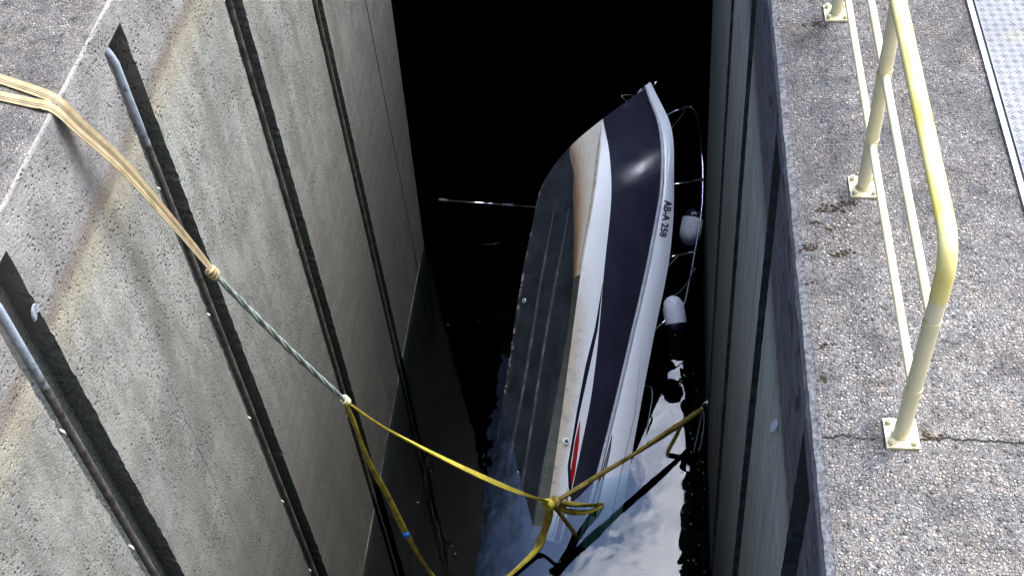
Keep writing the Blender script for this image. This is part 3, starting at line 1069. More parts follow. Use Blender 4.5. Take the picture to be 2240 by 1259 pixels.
# bottom paint
k = NT('antifouling')
p = k.pos(); uv = k.xyz(k.uv())
n = k.noise(p, 4.0, 7, 0.65)
col = k.mix(k.rng(n, 0.35, 0.66), (0.011, 0.013, 0.017), (0.028, 0.033, 0.040))
ws = k.noise(k.map(k.uv(), (5, 60, 1)), 3.0, 5, 0.7)
col = k.mix(k.rng(ws, 0.66, 0.74, 0, 0.35), col, (0.16, 0.17, 0.17))
kw = k.math('MULTIPLY', k.rng(uv[1], 0.0, 0.07, 1, 0), k.rng(k.noise(p, 9, 5, 0.7), 0.52, 0.60))
col = k.mix(kw, col, k.mix(k.noise(p, 30, 2), (0.30, 0.20, 0.12), (0.5, 0.48, 0.42)))
M['antifoul'] = k.fin(col, 0.34, 0, k.bump(k.noise(p, 40, 5), 0.12, 0.004), 0.5)
k = NT('fouled_paint')
p = k.pos()
col = k.mix(k.rng(k.noise(p, 5, 7, 0.65), 0.35, 0.66), (0.030, 0.034, 0.026), (0.066, 0.068, 0.052))
col = k.mix(k.rng(k.noise(p, 22, 5, 0.7), 0.62, 0.68, 0, .5), col, (0.22, 0.22, 0.19))
M['olive'] = k.fin(col, 0.45, 0, k.bump(k.noise(p, 40, 5), 0.15, 0.004))
# rust-stained bow bottom
k, p, uv, col = gel('rust_stained_gelcoat', (0.66, 0.645, 0.58), 0.35)
run = k.noise(k.map(k.uv(), (2.2, 9, 1)), 6, 6, 0.6)
f = k.math('ADD', uv[1], k.math('MULTIPLY', k.math('SUBTRACT', run, 0.5), 0.9))
tan_ = k.rng(uv[0], 0.62, 0.97, 1.0, 0.35)
rs = k.math('MULTIPLY', k.rng(f, 0.15, 1.15, 1.0, 0.0, True), tan_)
col = k.mix(k.math('MULTIPLY', rs, 0.9), col, (0.47, 0.36, 0.20))
rs2 = k.rng(k.math('ADD', f, k.math('MULTIPLY', k.math('SUBTRACT', uv[0], 0.58), 0.55)), 0.80, 0.10, 0.0, 1.0, True)
col = k.mix(k.math('MULTIPLY', rs2, 0.92), col, k.mix(k.rng(k.math('ADD', f, k.math('MULTIPLY', run, 0.5)), 0.20, 0.62), (0.055, 0.017, 0.003), (0.21, 0.082, 0.016)))
edge_d = k.math('MULTIPLY', k.rng(uv[1], 0.03, 0.075, 1, 0), k.rng(k.noise(p, 30, 4), 0.42, 0.55))
col = k.mix(edge_d, col, (0.10, 0.10, 0.085))
M['rusty'] = k.fin(col, 0.35)
# white topsides with brown water marks low down aft
k, p, uv, col = gel('white_gelcoat', (0.86, 0.87, 0.88), 0.15)
run = k.noise(k.map(k.uv(), (3.0, 7, 1)), 6, 7, 0.65)
f = k.math('ADD', uv[1], k.math('MULTIPLY', k.math('SUBTRACT', run, 0.5), 0.9))
st_ = k.math('MULTIPLY', k.rng(f, 0.05, 0.75, 1, 0, True), k.rng(uv[0], 0.40, 0.66, 1.0, 0.0, True))
col = k.mix(k.math('MULTIPLY', st_, 0.80), col, (0.50, 0.41, 0.27))
col = k.mix(k.math('MULTIPLY', k.math('MULTIPLY', st_, k.rng(k.noise(p, 11, 7, 0.7), 0.5, 0.68)), 0.7), col, (0.17, 0.15, 0.11))
M['white_low'] = k.fin(col, 0.25, spec=0.5)
k, p, uv, col = gel('white_gelcoat_upper', (0.84, 0.86, 0.89), 0.10)
M['white_up'] = k.fin(col, 0.22, spec=0.5)
k = NT('navy_gelcoat')
p = k.pos()
n = k.noise(p, 3.0, 7, 0.6)
col = k.mix(k.rng(n, 0.35, 0.65), (0.020, 0.0205, 0.036), (0.029, 0.029, 0.048))
sc = k.noise(k.map(k.uv(), (90, 30, 1)), 1.6, 4, 0.6)
col = k.mix(k.rng(sc, 0.66, 0.74, 0, .6), col, (0.11, 0.11, 0.15))
sc2 = k.noise(k.map(p, (7, 7, 7)), 2.2, 8, 0.75)
col = k.mix(k.rng(sc2, 0.64, 0.70, 0, .5), col, (0.075, 0.075, 0.10))
col = k.mix(k.rng(k.noise(k.map(k.uv(), (2.5, 26, 1)), 2.0, 6, 0.7), 0.56, 0.74, 0, .4), col, (0.055, 0.052, 0.075))
rgh = k.rng(k.noise(p, 5, 6, 0.7), 0.35, 0.7, 0.13, 0.26)
M['navy'] = k.fin(col, rgh, 0, k.bump(k.noise(p, 2.2, 3), 0.10, 0.02), 0.32)
M['stripe_black'] = mat_simple('black_stripe', (0.012, 0.014, 0.022), 0.25, 0, 0.1)
M['stripe_red'] = mat_simple('red_stripe', (0.36, 0.012, 0.014), 0.3, 0, 0.12)
M['stripe_white'] = mat_simple('white_stripe', (0.80, 0.81, 0.84), 0.25, 0, 0.05)
M['letter'] = mat_simple('black_lettering', (0.008, 0.008, 0.012), 0.4, 0, 0.1)
M['rubrail'] = mat_simple('grey_white_vinyl', (0.50, 0.52, 0.56), 0.4, 0, 0.2, 14)
M['deck'] = mat_simple('white_deck', (0.62, 0.63, 0.64), 0.5, 0, 0.1, 6)
M['glass'] = mat_simple('tinted_glass', (0.02, 0.024, 0.028), 0.06, 0, 0.1)

# ---- feature lines as girth fractions
s3_t = [0.0, .116, .194, .273, .402, .495, .57, .644, .711, .823, .881, .926, 1.0]
s3_s = [.80, .81, .835, .865, .905, .915, .89, .825, .765, .675, .65, .60, .52]
nv_t = [0.0, .112, .235, .264, .372, .456, .551, .618, .682, .774, .849, .94, 1.0]
nv_s = [.46, .485, .495, .498, .46, .405, .345, .315, .285, .23, .165, .07, .006]


def fr(ts, ss, t): return sm(ts, ss, t)


TW = 0.568
NT_ = 150
tt = np.linspace(0, 1, NT_)


def hull_side(mb, sgn):
    bands = [(bottom, lambda t: 0 * t, lambda t: fr(s3_t, s3_s, t), 12, 0, None),
             (bottom, lambda t: fr(s3_t, s3_s, t), lambda t: 0 * t + 1, 8, 1, None),
             (side, lambda t: 0 * t, lambda t: fr(nv_t, nv_s, t), 8, 3, None),
             (side, lambda t: fr(nv_t, nv_s, t), lambda t: 0 * t + 1, 8, 4, None),
             (upper, lambda t: 0 * t, lambda t: 0 * t + 1, 8, 5, None)]
    for (f, lo, hi, nr, mi, _) in bands:
        vs, uv, fs, ml = [], [], [], []
        for i in range(nr + 1):
            w = i / nr
            s = lo(tt) * (1 - w) + hi(tt) * w
            P = f(tt, s)
            if sgn < 0:      # the far half of the hull is drawn up steeper
                zt = .80 * np.abs(P[:, 1]) + keelz(np.minimum(P[:, 0], 4.3))
                if f is bottom:
                    P[:, 2] = np.maximum(P[:, 2], zt)
                elif f is side:
                    C0 = bottom(tt, 0 * tt + 1)
                    dz = np.maximum(0, .80 * C0[:, 1] + keelz(np.minimum(C0[:, 0], 4.3)) - C0[:, 2])
                    P[:, 2] += dz * (1 - s)
            P = P * np.array([1, sgn, 1])
            vs.append(wor(P)); uv += [(float(t), float(w)) for t in tt]
        vs = np.concatenate(vs)
        for i in range(nr):
            for j in range(NT_ - 1):
                a = i * NT_ + j
                q = (a, a + 1, a + NT_ + 1, a + NT_)
                if sgn < 0:
                    q = tuple(reversed(q))
                m_ = mi
                if mi == 1:
                    m_ = 1 if tt[j] >= TW else 2
                fs.append(q); ml.append(m_)
        o = len(mb.f)
        mb.add(vs, fs, 0, uv)
        mb.mi[o:] = ml


mb = MB()
hull_side(mb, 1)
hull_side(mb, -1)
# transom
sec = [keel(np.zeros(1))[0]] + [bottom(np.zeros(1), np.array([s]))[0] for s in (.5, 1.)] + [side(np.zeros(1), np.array([s]))[0] for s in (.5, 1.)] + [deck(np.zeros(1))[0]]
far_ = [np.array([q[0], -q[1], max(q[2], .80 * abs(q[1]) + .075) if i_ < 2 else q[2] + (0.66 if i_ == 2 else 0) * (0.5 if i_ == 2 else 0)]) for i_, q in enumerate(sec[1:])]
ring = sec + list(reversed(far_))
mb.add(wor(np.array(ring)), [tuple(range(len(ring)))], 3)
hull = mb.build('hull', [M['antifoul'], M['rusty'], M['olive'], M['white_low'], M['navy'], M['white_up']], boat, True)
auto_smooth(hull, 25)


def strake(name, f, tl, sl, t0_, t1_, w, hgt, mat, both=False, offs=0.0):
    for sgn in ((1, -1) if both else (1,)):
        mb = MB()
        t = np.linspace(t0_, t1_, 90)
        s = sm(tl, sl, t)
        P = f(t, s); n = surf_n(f, t, s)
        e = 1e-2
        side_ = f(t, np.clip(s + e, 0, 1)) - f(t, np.clip(s - e, 0, 1))
        side_ /= np.linalg.norm(side_, axis=-1, keepdims=True) + 1e-9
        fade = np.clip((t1_ - t) / (0.22 * (t1_ - t0_)), 0.05, 1)[:, None]
        ww = w * fade; hh = hgt * fade
        a = P - side_ * ww + n * 0.0005 * 0 - n * 0.004
        b = P + side_ * ww * 0.15 + n * hh
        c_ = P + side_ * ww * 0.45 + n * hh * 0.75
        d = P + side_ * ww * 0.5 - n * 0.004
        vs = np.stack([a, b, c_, d], 1).reshape(-1, 3) * np.array([1, sgn, 1])
        fs = []
        N = len(t)
        for i in range(N - 1):
            for j in range(4):
                j2 = (j + 1) % 4
                q = (i * 4 + j, (i + 1) * 4 + j, (i + 1) * 4 + j2, i * 4 + j2)
                fs.append(q)
        fs += [(0, 1, 2, 3), tuple(reversed(range((N - 1) * 4, N * 4)))]
        mb.add(wor(vs), fs)
        mb.build(name, mat, boat, False)


k = NT('worn_strake_paint')
p = k.pos()
col = k.mix(k.rng(k.noise(p, 5, 7, 0.75), 0.50, 0.66, 0, .8), (0.036, 0.041, 0.050), k.mix(k.noise(p, 40, 2), (0.075, 0.085, 0.095), (0.18, 0.18, 0.17)))
M['strake'] = k.fin(col, 0.4)
strake('spray_rail', bottom, [0, .22, .30, .47, .62, .72, .78, .86], [.275, .29, .315, .338, .352, .368, .385, .40], 0, .855, .05, .024, M['strake'])
strake('spray_rail', bottom, [0, .13, .29, .45, .56, .67, .735, .83], [.545, .55, .558, .57, .598, .622, .63, .645], 0, .81, .05, .024, M['strake'])
# chine lip over the stained bow bottom
strake('chine_lip', bottom, [0, .567, .8, 1], [.985, .985, .985, .985], .567, .985, .05, .014, M['white_low'])


def decal(name, poly, f, mat, off=0.003, dense=10, sgn=1):
    """a painted shape on the hull skin, given as (t, s) corners"""
    pts = []
    n = len(poly)
    for i in range(n):
        a, b = np.array(poly[i]), np.array(poly[(i + 1) % n])
        for j in range(dense):
            pts.append(a + (b - a) * j / dense)
    pts = np.array(pts)
    P = f(pts[:, 0], pts[:, 1]) + surf_n(f, pts[:, 0], pts[:, 1]) * off
    mb = MB()
    mb.add(wor(P * np.array([1, sgn, 1])), [tuple(range(len(pts)))])
    return mb.build(name, mat, boat, False)


def band_decal(name, t, lo, hi, f, mat, off=0.003):
    t = np.array(t, float)
    td = np.linspace(t[0], t[-1], 60)
    lo = np.interp(td, t, lo); hi = np.interp(td, t, hi)
    rows = []
    for w in (0, .5, 1):
        s = lo * (1 - w) + hi * w
        rows.append(f(td, s) + surf_n(f, td, s) * off)
    vs = np.concatenate(rows)
    N = len(td)
    fs = [(i * N + j, i * N + j + 1, (i + 1) * N + j + 1, (i + 1) * N + j) for i in range(2) for j in range(N - 1)]
    mb = MB(); mb.add(wor(vs), fs)
    return mb.build(name, mat, boat, True)


band_decal('black_stripe', [.092, .115, .155, .209, .266, .361, .438, .54], [.475, .375, .275, .275, .272, .292, .345, .345], [.497, .46, .34, .325, .333, .372, .396, .348], side, M['stripe_black'])
band_decal('red_stripe', [.116, .139, .20, .246], [.445, .372, .335, .36], [.462, .468, .425, .372], side, M['stripe_red'], .004)
band_decal('white_stripe', [.0, .05, .09, .116], [.235, .262, .345, .425], [.50, .505, .50, .44], side, M['stripe_white'], .002)
band_decal('red_stripe', [.004, .05, .083, .106], [.285, .305, .365, .405], [.425, .435, .43, .41], side, M['stripe_red'], .005)
band_decal('black_stripe', [.01, .05, .085, .112], [.215, .245, .31, .38], [.24, .27, .325, .385], side, M['stripe_black'], .004)
band_decal('dark_panel', [.06, .098, .187, .217], [.05, .07, .12, .12], [.25, .235, .215, .15], upper, M['stripe_black'], .004)
band_decal('white_stripe', [.06, .098, .15, .19], [.115, .12, .15, .17], [.13, .135, .16, .172], upper, M['stripe_white'], .006)
band_decal('white_stripe', [.06, .098, .15], [.165, .17, .185], [.178, .18, .19], upper, M['stripe_white'], .006)
band_decal('seam', [.0, .148, .268, .34, .412], [.68, .715, .81, .66, .45], [.70, .735, .826, .668, .452], upper, M['stripe_black'], .002)

# rub rail with the dark joint above it
for sgn in (1, -1):
    t = np.linspace(0, 0.992, 110)
    P = rail(t) + surf_n(side, t, 0 * t + .98) * .008
    mb = MB()
    mb.tube(wor(P * np.array([1, sgn, 1])), [0.024 * (1 - .45 * max(0, (q - .8) / .2)) for q in t], 10)
    rr = mb.build('rub_rail', M['rubrail'], boat)
    s_ = 0.07 + 0 * t
    P = upper(t, s_) + surf_n(upper, t, s_) * .003
    mb = MB()
    mb.tube(wor(P * np.array([1, sgn, 1])), 0.0075, 6)
    js = mb.build('joint_line', M['stripe_black'], boat)

# registration lettering
cu = bpy.data.curves.new('registration_lettering', 'FONT')
cu.body = 'AB-A 258'
cu.size = 1.0
cu.shear = 0.12
cu.offset = 0.028
cu.resolution_u = 4
tmp = bpy.data.objects.new('tmp_text', cu)
COL.objects.link(tmp)
dg = bpy.context.evaluated_depsgraph_get()
dg.update()
me = bpy.data.meshes.new_from_object(tmp.evaluated_get(dg))
bpy.data.objects.remove(tmp)
bm = bmesh.new()
bm.from_mesh(me)
bmesh.ops.triangulate(bm, faces=bm.faces[:])
for _i in range(4):          # follow the curve of the hull
    long_ = [e for e in bm.edges if e.calc_length() > 0.10]
    if long_:
        bmesh.ops.subdivide_edges(bm, edges=long_, cuts=1)
        bmesh.ops.triangulate(bm, faces=bm.faces[:])
bm.to_mesh(me)
bm.free()
co = np.array([v.co[:] for v in me.vertices])
w_ = co[:, 0].max() - co[:, 0].min()
hgt = co[:, 1].max()
tq = .699 - (co[:, 0] - co[:, 0].min()) / w_ * .080
frac = (tq - .619) / .08
slo = .31 + .0 * frac
shi = .655 + .19 * frac
sq = slo + (co[:, 1] / hgt) * (shi - slo)
P = wor(upper(tq, sq) + surf_n(upper, tq, sq) * .006)
for v, q in zip(me.vertices, P):
    v.co = q
me.update()
lt = link('registration_lettering', me, [M['letter']], boat, False)
lt['label'] = 'black lettering AB-A 258 on the white topside'

# deck, cabin, windscreen
mb = MB()
t = np.linspace(0, 1, 60)
D = deck(t)
vs, fs = [], []
ww = np.linspace(-1, 1, 13)
for w in ww:
    Q = D.copy(); Q[:, 1] *= w; Q[:, 2] += -.035 * (np.abs(w) < .98) + .07 * (1 - w * w) * np.clip(D[:, 1] / 1.2, 0, 1)
    vs.append(Q)
vs = np.concatenate(vs)
N = len(t)
fs = [(i * N + j, (i + 1) * N + j, (i + 1) * N + j + 1, i * N + j + 1) for i in range(len(ww) - 1) for j in range(N - 1)]
mb.add(wor(vs), fs)
mb.build('deck', M['deck'], boat)
mb = MB()
sect = []
for x, yb, zt in ((2.0, .80, 1.45), (3.0, .82, 1.47), (4.0, .72, 1.45), (4.9, .45, 1.41), (5.15, .25, 1.37)):
    zb = 1.33
    sect.append([(x, -yb, zb), (x, -yb * .86, zt - .03), (x, -yb * .6, zt), (x, yb * .6, zt), (x, yb * .86, zt - .03), (x, yb, zb)])
vs = np.array(sect).reshape(-1, 3)
fs = [(i * 6 + j, i * 6 + j + 1, (i + 1) * 6 + j + 1, (i + 1) * 6 + j) for i in range(4) for j in range(5)]
fs += [tuple(range(6)), tuple(range(24, 30))]
mb.add(wor(vs), fs)
auto_smooth(mb.build('cabin', M['deck'], boat), 30)
mb = MB()
wsA = [(3.62, 1.165, 1.33), (3.75, .6, 1.42), (3.8, 0, 1.44), (3.75, -.6, 1.42), (3.55, -1.10, 1.35)]
wsB = [(3.72, 1.13, 1.53), (3.5, .6, 1.58), (3.55, 0, 1.60), (3.5, -.6, 1.58), (3.35, -1.06, 1.50)]
vs = [np.array(q) for q in wsA + wsB]
vs += [q - np.array([.012, 0, 0]) for q in vs]
fs = []
for i in range(4):
    fs += [(i, i + 1, i + 6, i + 5), (10 + i, 15 + i, 16 + i, 11 + i)]
for i in range(4):
    fs += [(i, 10 + i, 11 + i, i + 1), (5 + i, 6 + i, 16 + i, 15 + i)]
fs += [(0, 5, 15, 10), (4, 14, 19, 9)]
mb.add(wor(np.array(vs)), fs)
ws = mb.build('windscreen', M['glass'], boat, False)
mb = MB()
mb.tube(wor(np.array(wsB)), .012, 8)
mb.tube(wor(np.array([wsA[0], wsB[0]])), .012, 8)
mb.tube(wor(np.array([wsA[4], wsB[4]])), .012, 8)
fo = mb.build('windscreen_frame', M['chrome'], None)
fo.parent = ws
fo.matrix_parent_inverse = Matrix()

# pulpit rail in polished tube, both sides, with stanchions
pul = [(3.02, 1.185, 1.40), (3.079, 1.188, 1.66), (3.39, 1.182, 1.71), (3.818, 1.147, 1.745), (4.393, 1.051, 1.805), (4.852, .925, 1.825), (5.256, .78, 1.83), (5.75, .42, 1.93), (5.993, .203, 1.985), (6.06, .12, 1.99), (6.09, .07, 1.95), (6.0, .14, 1.80), (5.75, .40, 1.60), (5.515, .62, 1.40), (5.49, .63, 1.33)]
for sgn in (1, -1):
    mb = MB()
    mb.tube(wor(np.array(spline(pul, 8)) * np.array([1, sgn, 1])), 0.0125, 10)
    pr = mb.build('pulpit_rail', M['chrome'], boat)
    for (a, b) in (((4.602, .999, 1.33), (4.84, .93, 1.82)), ((3.624, 1.15, 1.33), (3.82, 1.147, 1.745)), ((2.665, 1.17, 1.3), (3.05, 1.187, 1.62))):
        mb = MB()
        mb.tube(wor(np.array([a, b]) * np.array([1, sgn, 1])), 0.010, 8)
        so = mb.build('stanchion', M['chrome'], None)
        so.parent = pr
        so.matrix_parent_inverse = Matrix()
# low hand rail by the cockpit
mb = MB()
ga = np.array([(2.02, 1.10, 1.30), (2.0, 1.12, 1.47), (1.6, 1.12, 1.49), (.8, 1.10, 1.49), (.78, 1.1, 1.28)])
mb.tube(wor(np.array(spline(ga, 8))), 0.010, 8)
mb.build('hand_rail', M['chrome'], boat)
# bow eye, bow light, skin fittings
bx_ = 5.93
be = np.array([(bx_ - .05, 0, keelz(bx_ - .05) + .03), (bx_ - .005, 0, keelz(bx_ - .05) - .07), (bx_ + .035, 0, keelz(bx_) - .075), (bx_ + .065, 0, keelz(bx_ + .05) - .04), (bx_ + .055, 0, keelz(bx_ + .05) + .03)])
mb = MB()
mb.tube(wor(np.array(spline(be, 6))), 0.009, 8)
mb.build('bow_eye', M['chrome'], boat)
mb = MB()
mb.tube(wor(np.array([(6.12, .0, 1.33), (6.27, -.03, 1.42)])), 0.008, 8)
lo = mb.build('bow_light_staff', M['chrome'], boat)
mb = MB()
mb.lathe(wor(np.array([6.26, -.03, 1.41])), wor(np.array([6.34, -.04, 1.45])), [(0, .006), (.15, .018), (.7, .018), (1, .008)], 12)
lp = mb.build('bow_light', M['chrome'], None)
lp.parent = lo
lp.matrix_parent_inverse = Matrix()


def skin_fitting(f, t, s, r, nm, mat, inner):
    c_ = f(np.array([t]), np.array([s]))[0]; n = surf_n(f, np.array([t]), np.array([s]))[0]
    mb = MB()
    mb.lathe(wor(c_ - n * .004), wor(c_ + n * .018), [(0, r), (.45, r), (.9, r * .86), (1, r * .62), (.7, r * .55)], 20)
    fo = mb.build(nm, mat, boat)
    mb = MB()
    mb.lathe(wor(c_ + n * .002), wor(c_ + n * .0125), [(0, r * .5), (1, r * .56)], 14)
    io = mb.build('hole', inner, None)
    io.parent = fo
    io.matrix_parent_inverse = Matrix()


skin_fitting(side, .205, .16, .042, 'drain_outlet', M['stripe_white'], mat_simple('grey_hole', (0.10, 0.10, 0.10), 0.6))
skin_fitting(bottom, .624, .115, .032, 'drain_outlet', M['rubrail'], M['black'])


# ---------------------------------------------------------------- fenders, boat hook
M['fender_white'] = mat_simple('white_vinyl', (0.74, 0.76, 0.82), 0.3, 0, 0.08, 9)
k = NT('scuffed_white_vinyl')
p = k.pos()
col = k.mix(k.rng(k.noise(p, 22, 6, 0.7), 0.56, 0.70, 0, .8), (0.80, 0.81, 0.86), (0.40, 0.33, 0.29))
M['fender_white'] = k.fin(col, 0.3)
M['fender_navy'] = mat_simple('navy_vinyl', (0.010, 0.011, 0.03), 0.25, 0, 0.2)
M['rope_dark'] = mat_simple('dark_cord', (0.07, 0.075, 0.09), 0.9, 0, 0.3, 60)


def fender(top, bot, r, label, navy_top, navy_bot, rope):
    top, bot = Vector(top), Vector(bot)
    f = thing('fender', label, 'fender', tuple(bot), 'boat fenders hanging from the rail')
    prof = []
    for a in np.linspace(0, 1, 33):
        rr = r * (1 - abs(2 * a - 1) ** 3.2) ** 0.5
        prof.append((a, max(rr, 0.012)))
    cut0 = 0.27 if navy_top else 0.0
    cut1 = 0.73 if navy_bot else 1.0
    mb = MB()
    mb.lathe(top, bot, [q for q in prof if cut0 <= q[0] <= cut1], 28)
    auto_smooth(mb.build('body', M['fender_white'], f), 45)
    if navy_top:
        mb = MB(); mb.lathe(top, bot, [q for q in prof if q[0] <= cut0 + .03], 28); mb.build('end_cap', M['fender_navy'], f)
    if navy_bot:
        mb = MB(); mb.lathe(top, bot, [(a, r_ * 1.004) for a, r_ in prof if a >= cut1 - .03], 28); mb.build('end_cap', M['fender_navy'], f)
    mb = MB()
    mb.tube(spline(rope, 6), 0.006, 6)
    mb.build('rope', M['rope_dark'], f)
    mb = MB()
    q = Vector(rope[0])
    for a in range(3):
        mb.tube([q + Vector((.02 * math.cos(b + a), .02 * math.sin(b), .016 * math.sin(b * 1 + a * 2))) for b in np.linspace(0, 2 * math.pi, 12, endpoint=False)], 0.008, 6, closed=True)
    mb.build('knot', M['rope_dark'], f)


fender((0.578, 11.87, -7.554), (0.490, 11.45, -7.83), 0.143, 'white fender with navy top end hanging beside the registration lettering', True, False,
       [(0.64, 11.66, -6.84), (0.635, 11.72, -7.05), (0.60, 11.82, -7.35), (0.578, 11.87, -7.554)])
fender((0.262, 10.07, -7.30), (0.335, 9.68, -7.58), 0.135, 'scuffed white fender with navy bottom end, the lower of the two', False, True,
       [(0.53, 10.45, -7.23), (0.47, 10.30, -7.26), (0.40, 10.18, -7.28), (0.33, 10.10, -7.29), (0.262, 10.07, -7.30)])

hk = thing('boat_hook', 'thin silver telescopic boat hook pole poking out from behind the hull', 'boat hook', (-2.97, 12.2, -7.74))
hp = lambda a: (-2.966 + 1.377 * a, 12.2, -7.735 - .133 * a)
mb = MB(); mb.tube([hp(.07), hp(.70)], 0.0145, 10); mb.build('outer_tube', M['chrome'], hk)
mb = MB(); mb.tube([hp(.70), hp(1.5)], 0.009, 8); mb.build('inner_tube', M['chrome'], hk)
mb = MB(); mb.tube([hp(0), hp(.088)], 0.021, 10); mb.build('grip', M['rope_dark'], hk)
mb = MB(); mb.tube([hp(.645), hp(.755)], 0.018, 10); mb.build('collar', M['rope_dark'], hk)

# ================================================================ STRAPS
Nn = (-2.41, 5.691, -3.692)       # knot where the grey rope meets the yellow sling
K1 = (-2.851, 5.216, -1.682)      # knot of the beige strap and the rope
Kk = (-1.045, 7.165, -7.48)       # bunch knot over the boat
AA = (0.66, 8.80, -7.90)          # fixing on the right wall


def mat_web(name, main, dark, stripes=None, grime=0.5):
    k = NT(name)
    p = k.pos(); uv = k.xyz(k.uv())
    col = k.mix(k.rng(k.noise(p, 9, 6, 0.65), 0.40, 0.68, 0, grime), main, dark)
    weave = k.noise(k.map(k.uv(), (900, 3, 1)), 1.0, 2)
    col = k.mix(k.rng(weave, 0.45, 0.6, 0, .10), col, tuple(c * 0.6 for c in main))
    if stripes:
        v = uv[1]
        for c0 in stripes:
            d = k.math('ABSOLUTE', k.math('SUBTRACT', v, c0))
            col = k.mix(k.rng(d, 0.028, 0.048, .9, 0), col, (0.02, 0.02, 0.022))
    return k.fin(col, 0.75, 0, k.bump(weave, 0.2, 0.002), 0.25)


M['beige_web'] = mat_web('beige_webbing', (0.33, 0.25, 0.13), (0.17, 0.12, 0.055), (0.26, 0.44), 0.8)
M['yellow_web'] = mat_web('yellow_webbing', (0.66, 0.54, 0.06), (0.30, 0.22, 0.03), None, 0.7)
M['dirty_web'] = mat_web('dirty_yellow_webbing', (0.48, 0.385, 0.05), (0.13, 0.095, 0.02), None, 1.0)
M['brown_web'] = mat_web('wet_brown_webbing', (0.36, 0.275, 0.06), (0.10, 0.070, 0.020), None, 1.0)
M['rope_green'] = mat_simple('grey_green_rope', (0.20, 0.225, 0.185), 0.8, 0, 0.45, 16, 0.5, 140)
M['blue_tag'] = mat_simple('blue_label', (0.02, 0.20, 0.62), 0.4, 0, 0.15)

bs = thing('beige_strap', 'folded beige webbing strap with black stripes, laid over the left quay edge', 'strap', (XL, 4.87, 0))
for off, yq, zoff in ((0.0, 0.075, 0.0), (1.0, -0.055, 0.006)):
    ctrl = [(-9.5, 6.7 + yq * 2, .012), (-7.5, 6.15 + yq * 2, .012), (-5.8, 5.65 + yq * 1.9, .012), (-4.7, 5.33 + yq * 1.8, .012), (-3.95, 5.13 + yq * 1.5, .012), (-3.56, 5.005 + yq, .012), (-3.32, 4.92 + yq * .72, .013), (-3.235, 4.885 + yq * .6, .013 + zoff),
            (-3.175, 4.875 + yq * .5, -.035 + zoff), (-3.13, 4.905 + yq * .45, -.19), (-3.04, 5.00 + yq * .4, -.55), (-2.94, 5.11 + yq * .26, -1.1), (-2.865, 5.195 + yq * .12, -1.56), (K1[0], K1[1], K1[2])]
    P = spline(ctrl, 10)
    n_ = len(P)
    wv = [0.066 - 0.022 * max(0, (i / n_ - .65) / .35) for i in range(n_)]
    mb = MB()
    tw = [0.25 * math.sin(3.1 * i / n_ + off * 2) * (1 if i > n_ * .55 else 0) for i in range(n_)]
    wd = []
    for i in range(n_):
        wd.append((0.0, 1.0, 0.05))
    ribbon(mb, P, wv, wd, 0.004, 0, tw)
    sb = mb.build('webbing', M['beige_web'], bs)
    auto_smooth(sb, 60)
mb = MB()
for a in range(3):
    c_ = Vector(K1) + Vector((.006, .008, -.028)) * (a - 1)
    ax = (Vector(Nn) - Vector(K1)).normalized()
    u_ = ax.orthogonal().normalized(); v_ = ax.cross(u_)
    mb.tube([c_ + (u_ * math.cos(b) + v_ * math.sin(b)) * 0.027 + ax * .012 * math.sin(b + a) for b in np.linspace(0, 2 * math.pi, 16, endpoint=False)], 0.015, 8, closed=True)
mb.build('knot', M['beige_web'], bs)

gr = thing('grey_rope', 'twisted grey-green rope between the beige knot and the yellow sling', 'rope', K1)
base = [np.array(K1) * (1 - a) + np.array(Nn) * a + np.array((0, 0, -0.05 * math.sin(math.pi * a))) for a in np.linspace(0, 1, 90)]
ax = (Vector(Nn) - Vector(K1)).normalized()
u_ = ax.orthogonal().normalized(); v_ = ax.cross(u_)
for s_ in range(3):
    mb = MB()
    pts = []
    for i, q in enumerate(base):
        a = i / 89
        th = 2 * math.pi * (3.2 * a) + s_ * 2.09
        rad = 0.0125 * (0.35 + 0.65 * math.sin(math.pi * min(1, max(0, a))) ** .5)
        pts.append(Vector(q) + (u_ * math.cos(th) + v_ * math.sin(th)) * rad)
    mb.tube(pts, 0.0125, 8)
    mb.build('strand', M['rope_green'], gr)
mb = MB()
for a in range(3):
    c_ = Vector(Nn) + ax * 0.018 * (a - 1)
    mb.tube([c_ + (u_ * math.cos(b) + v_ * math.sin(b)) * 0.026 + ax * .012 * math.cos(b + a) for b in np.linspace(0, 2 * math.pi, 16, endpoint=False)], 0.0125, 8, closed=True)
M['knot_pale'] = mat_simple('pale_knot', (0.50, 0.48, 0.28), 0.8, 0, 0.3, 30)
mb.build('knot', M['knot_pale'], gr)

ys = thing('yellow_sling', 'bright yellow lifting sling hanging from the grey rope knot with a blue tag', 'sling', Nn)
P = spline([Nn, (-2.265, 5.845, -4.19), (-2.072, 6.055, -4.78), (-1.757, 6.395, -5.67), (-1.422, 6.755, -6.56), (-1.20, 6.995, -7.10), Kk], 14)
n_ = len(P)
mb = MB()
ribbon(mb, P, [0.030 + 0.055 * max(0.0, math.sin(math.pi * min(1, (i / n_) / .75))) ** .7 for i in range(n_)], (0.35, -.55, .8), 0.012, 0,
       [1.2 * (i / n_) ** 2 * 2 for i in range(n_)])
auto_smooth(mb.build('webbing', M['yellow_web'], ys), 60)
loopc = [Nn, (-2.41, 5.70, -3.80), (-2.39, 5.714, -4.10), (-2.375, 5.73, -4.60), (-2.318, 5.795, -5.26), (-2.265, 5.847, -5.96), (-2.18, 5.935, -6.75), (-2.07, 6.06, -7.45), (-1.90, 6.24, -7.98), (-1.72, 6.43, -8.15), (-1.50, 6.67, -8.17),
         (-1.30, 6.90, -8.165), (-1.215, 6.99, -8.10), (-1.15, 7.06, -7.93), (-1.08, 7.13, -7.66), Kk]
P = spline(loopc, 12)
n_ = len(P)
mb = MB()
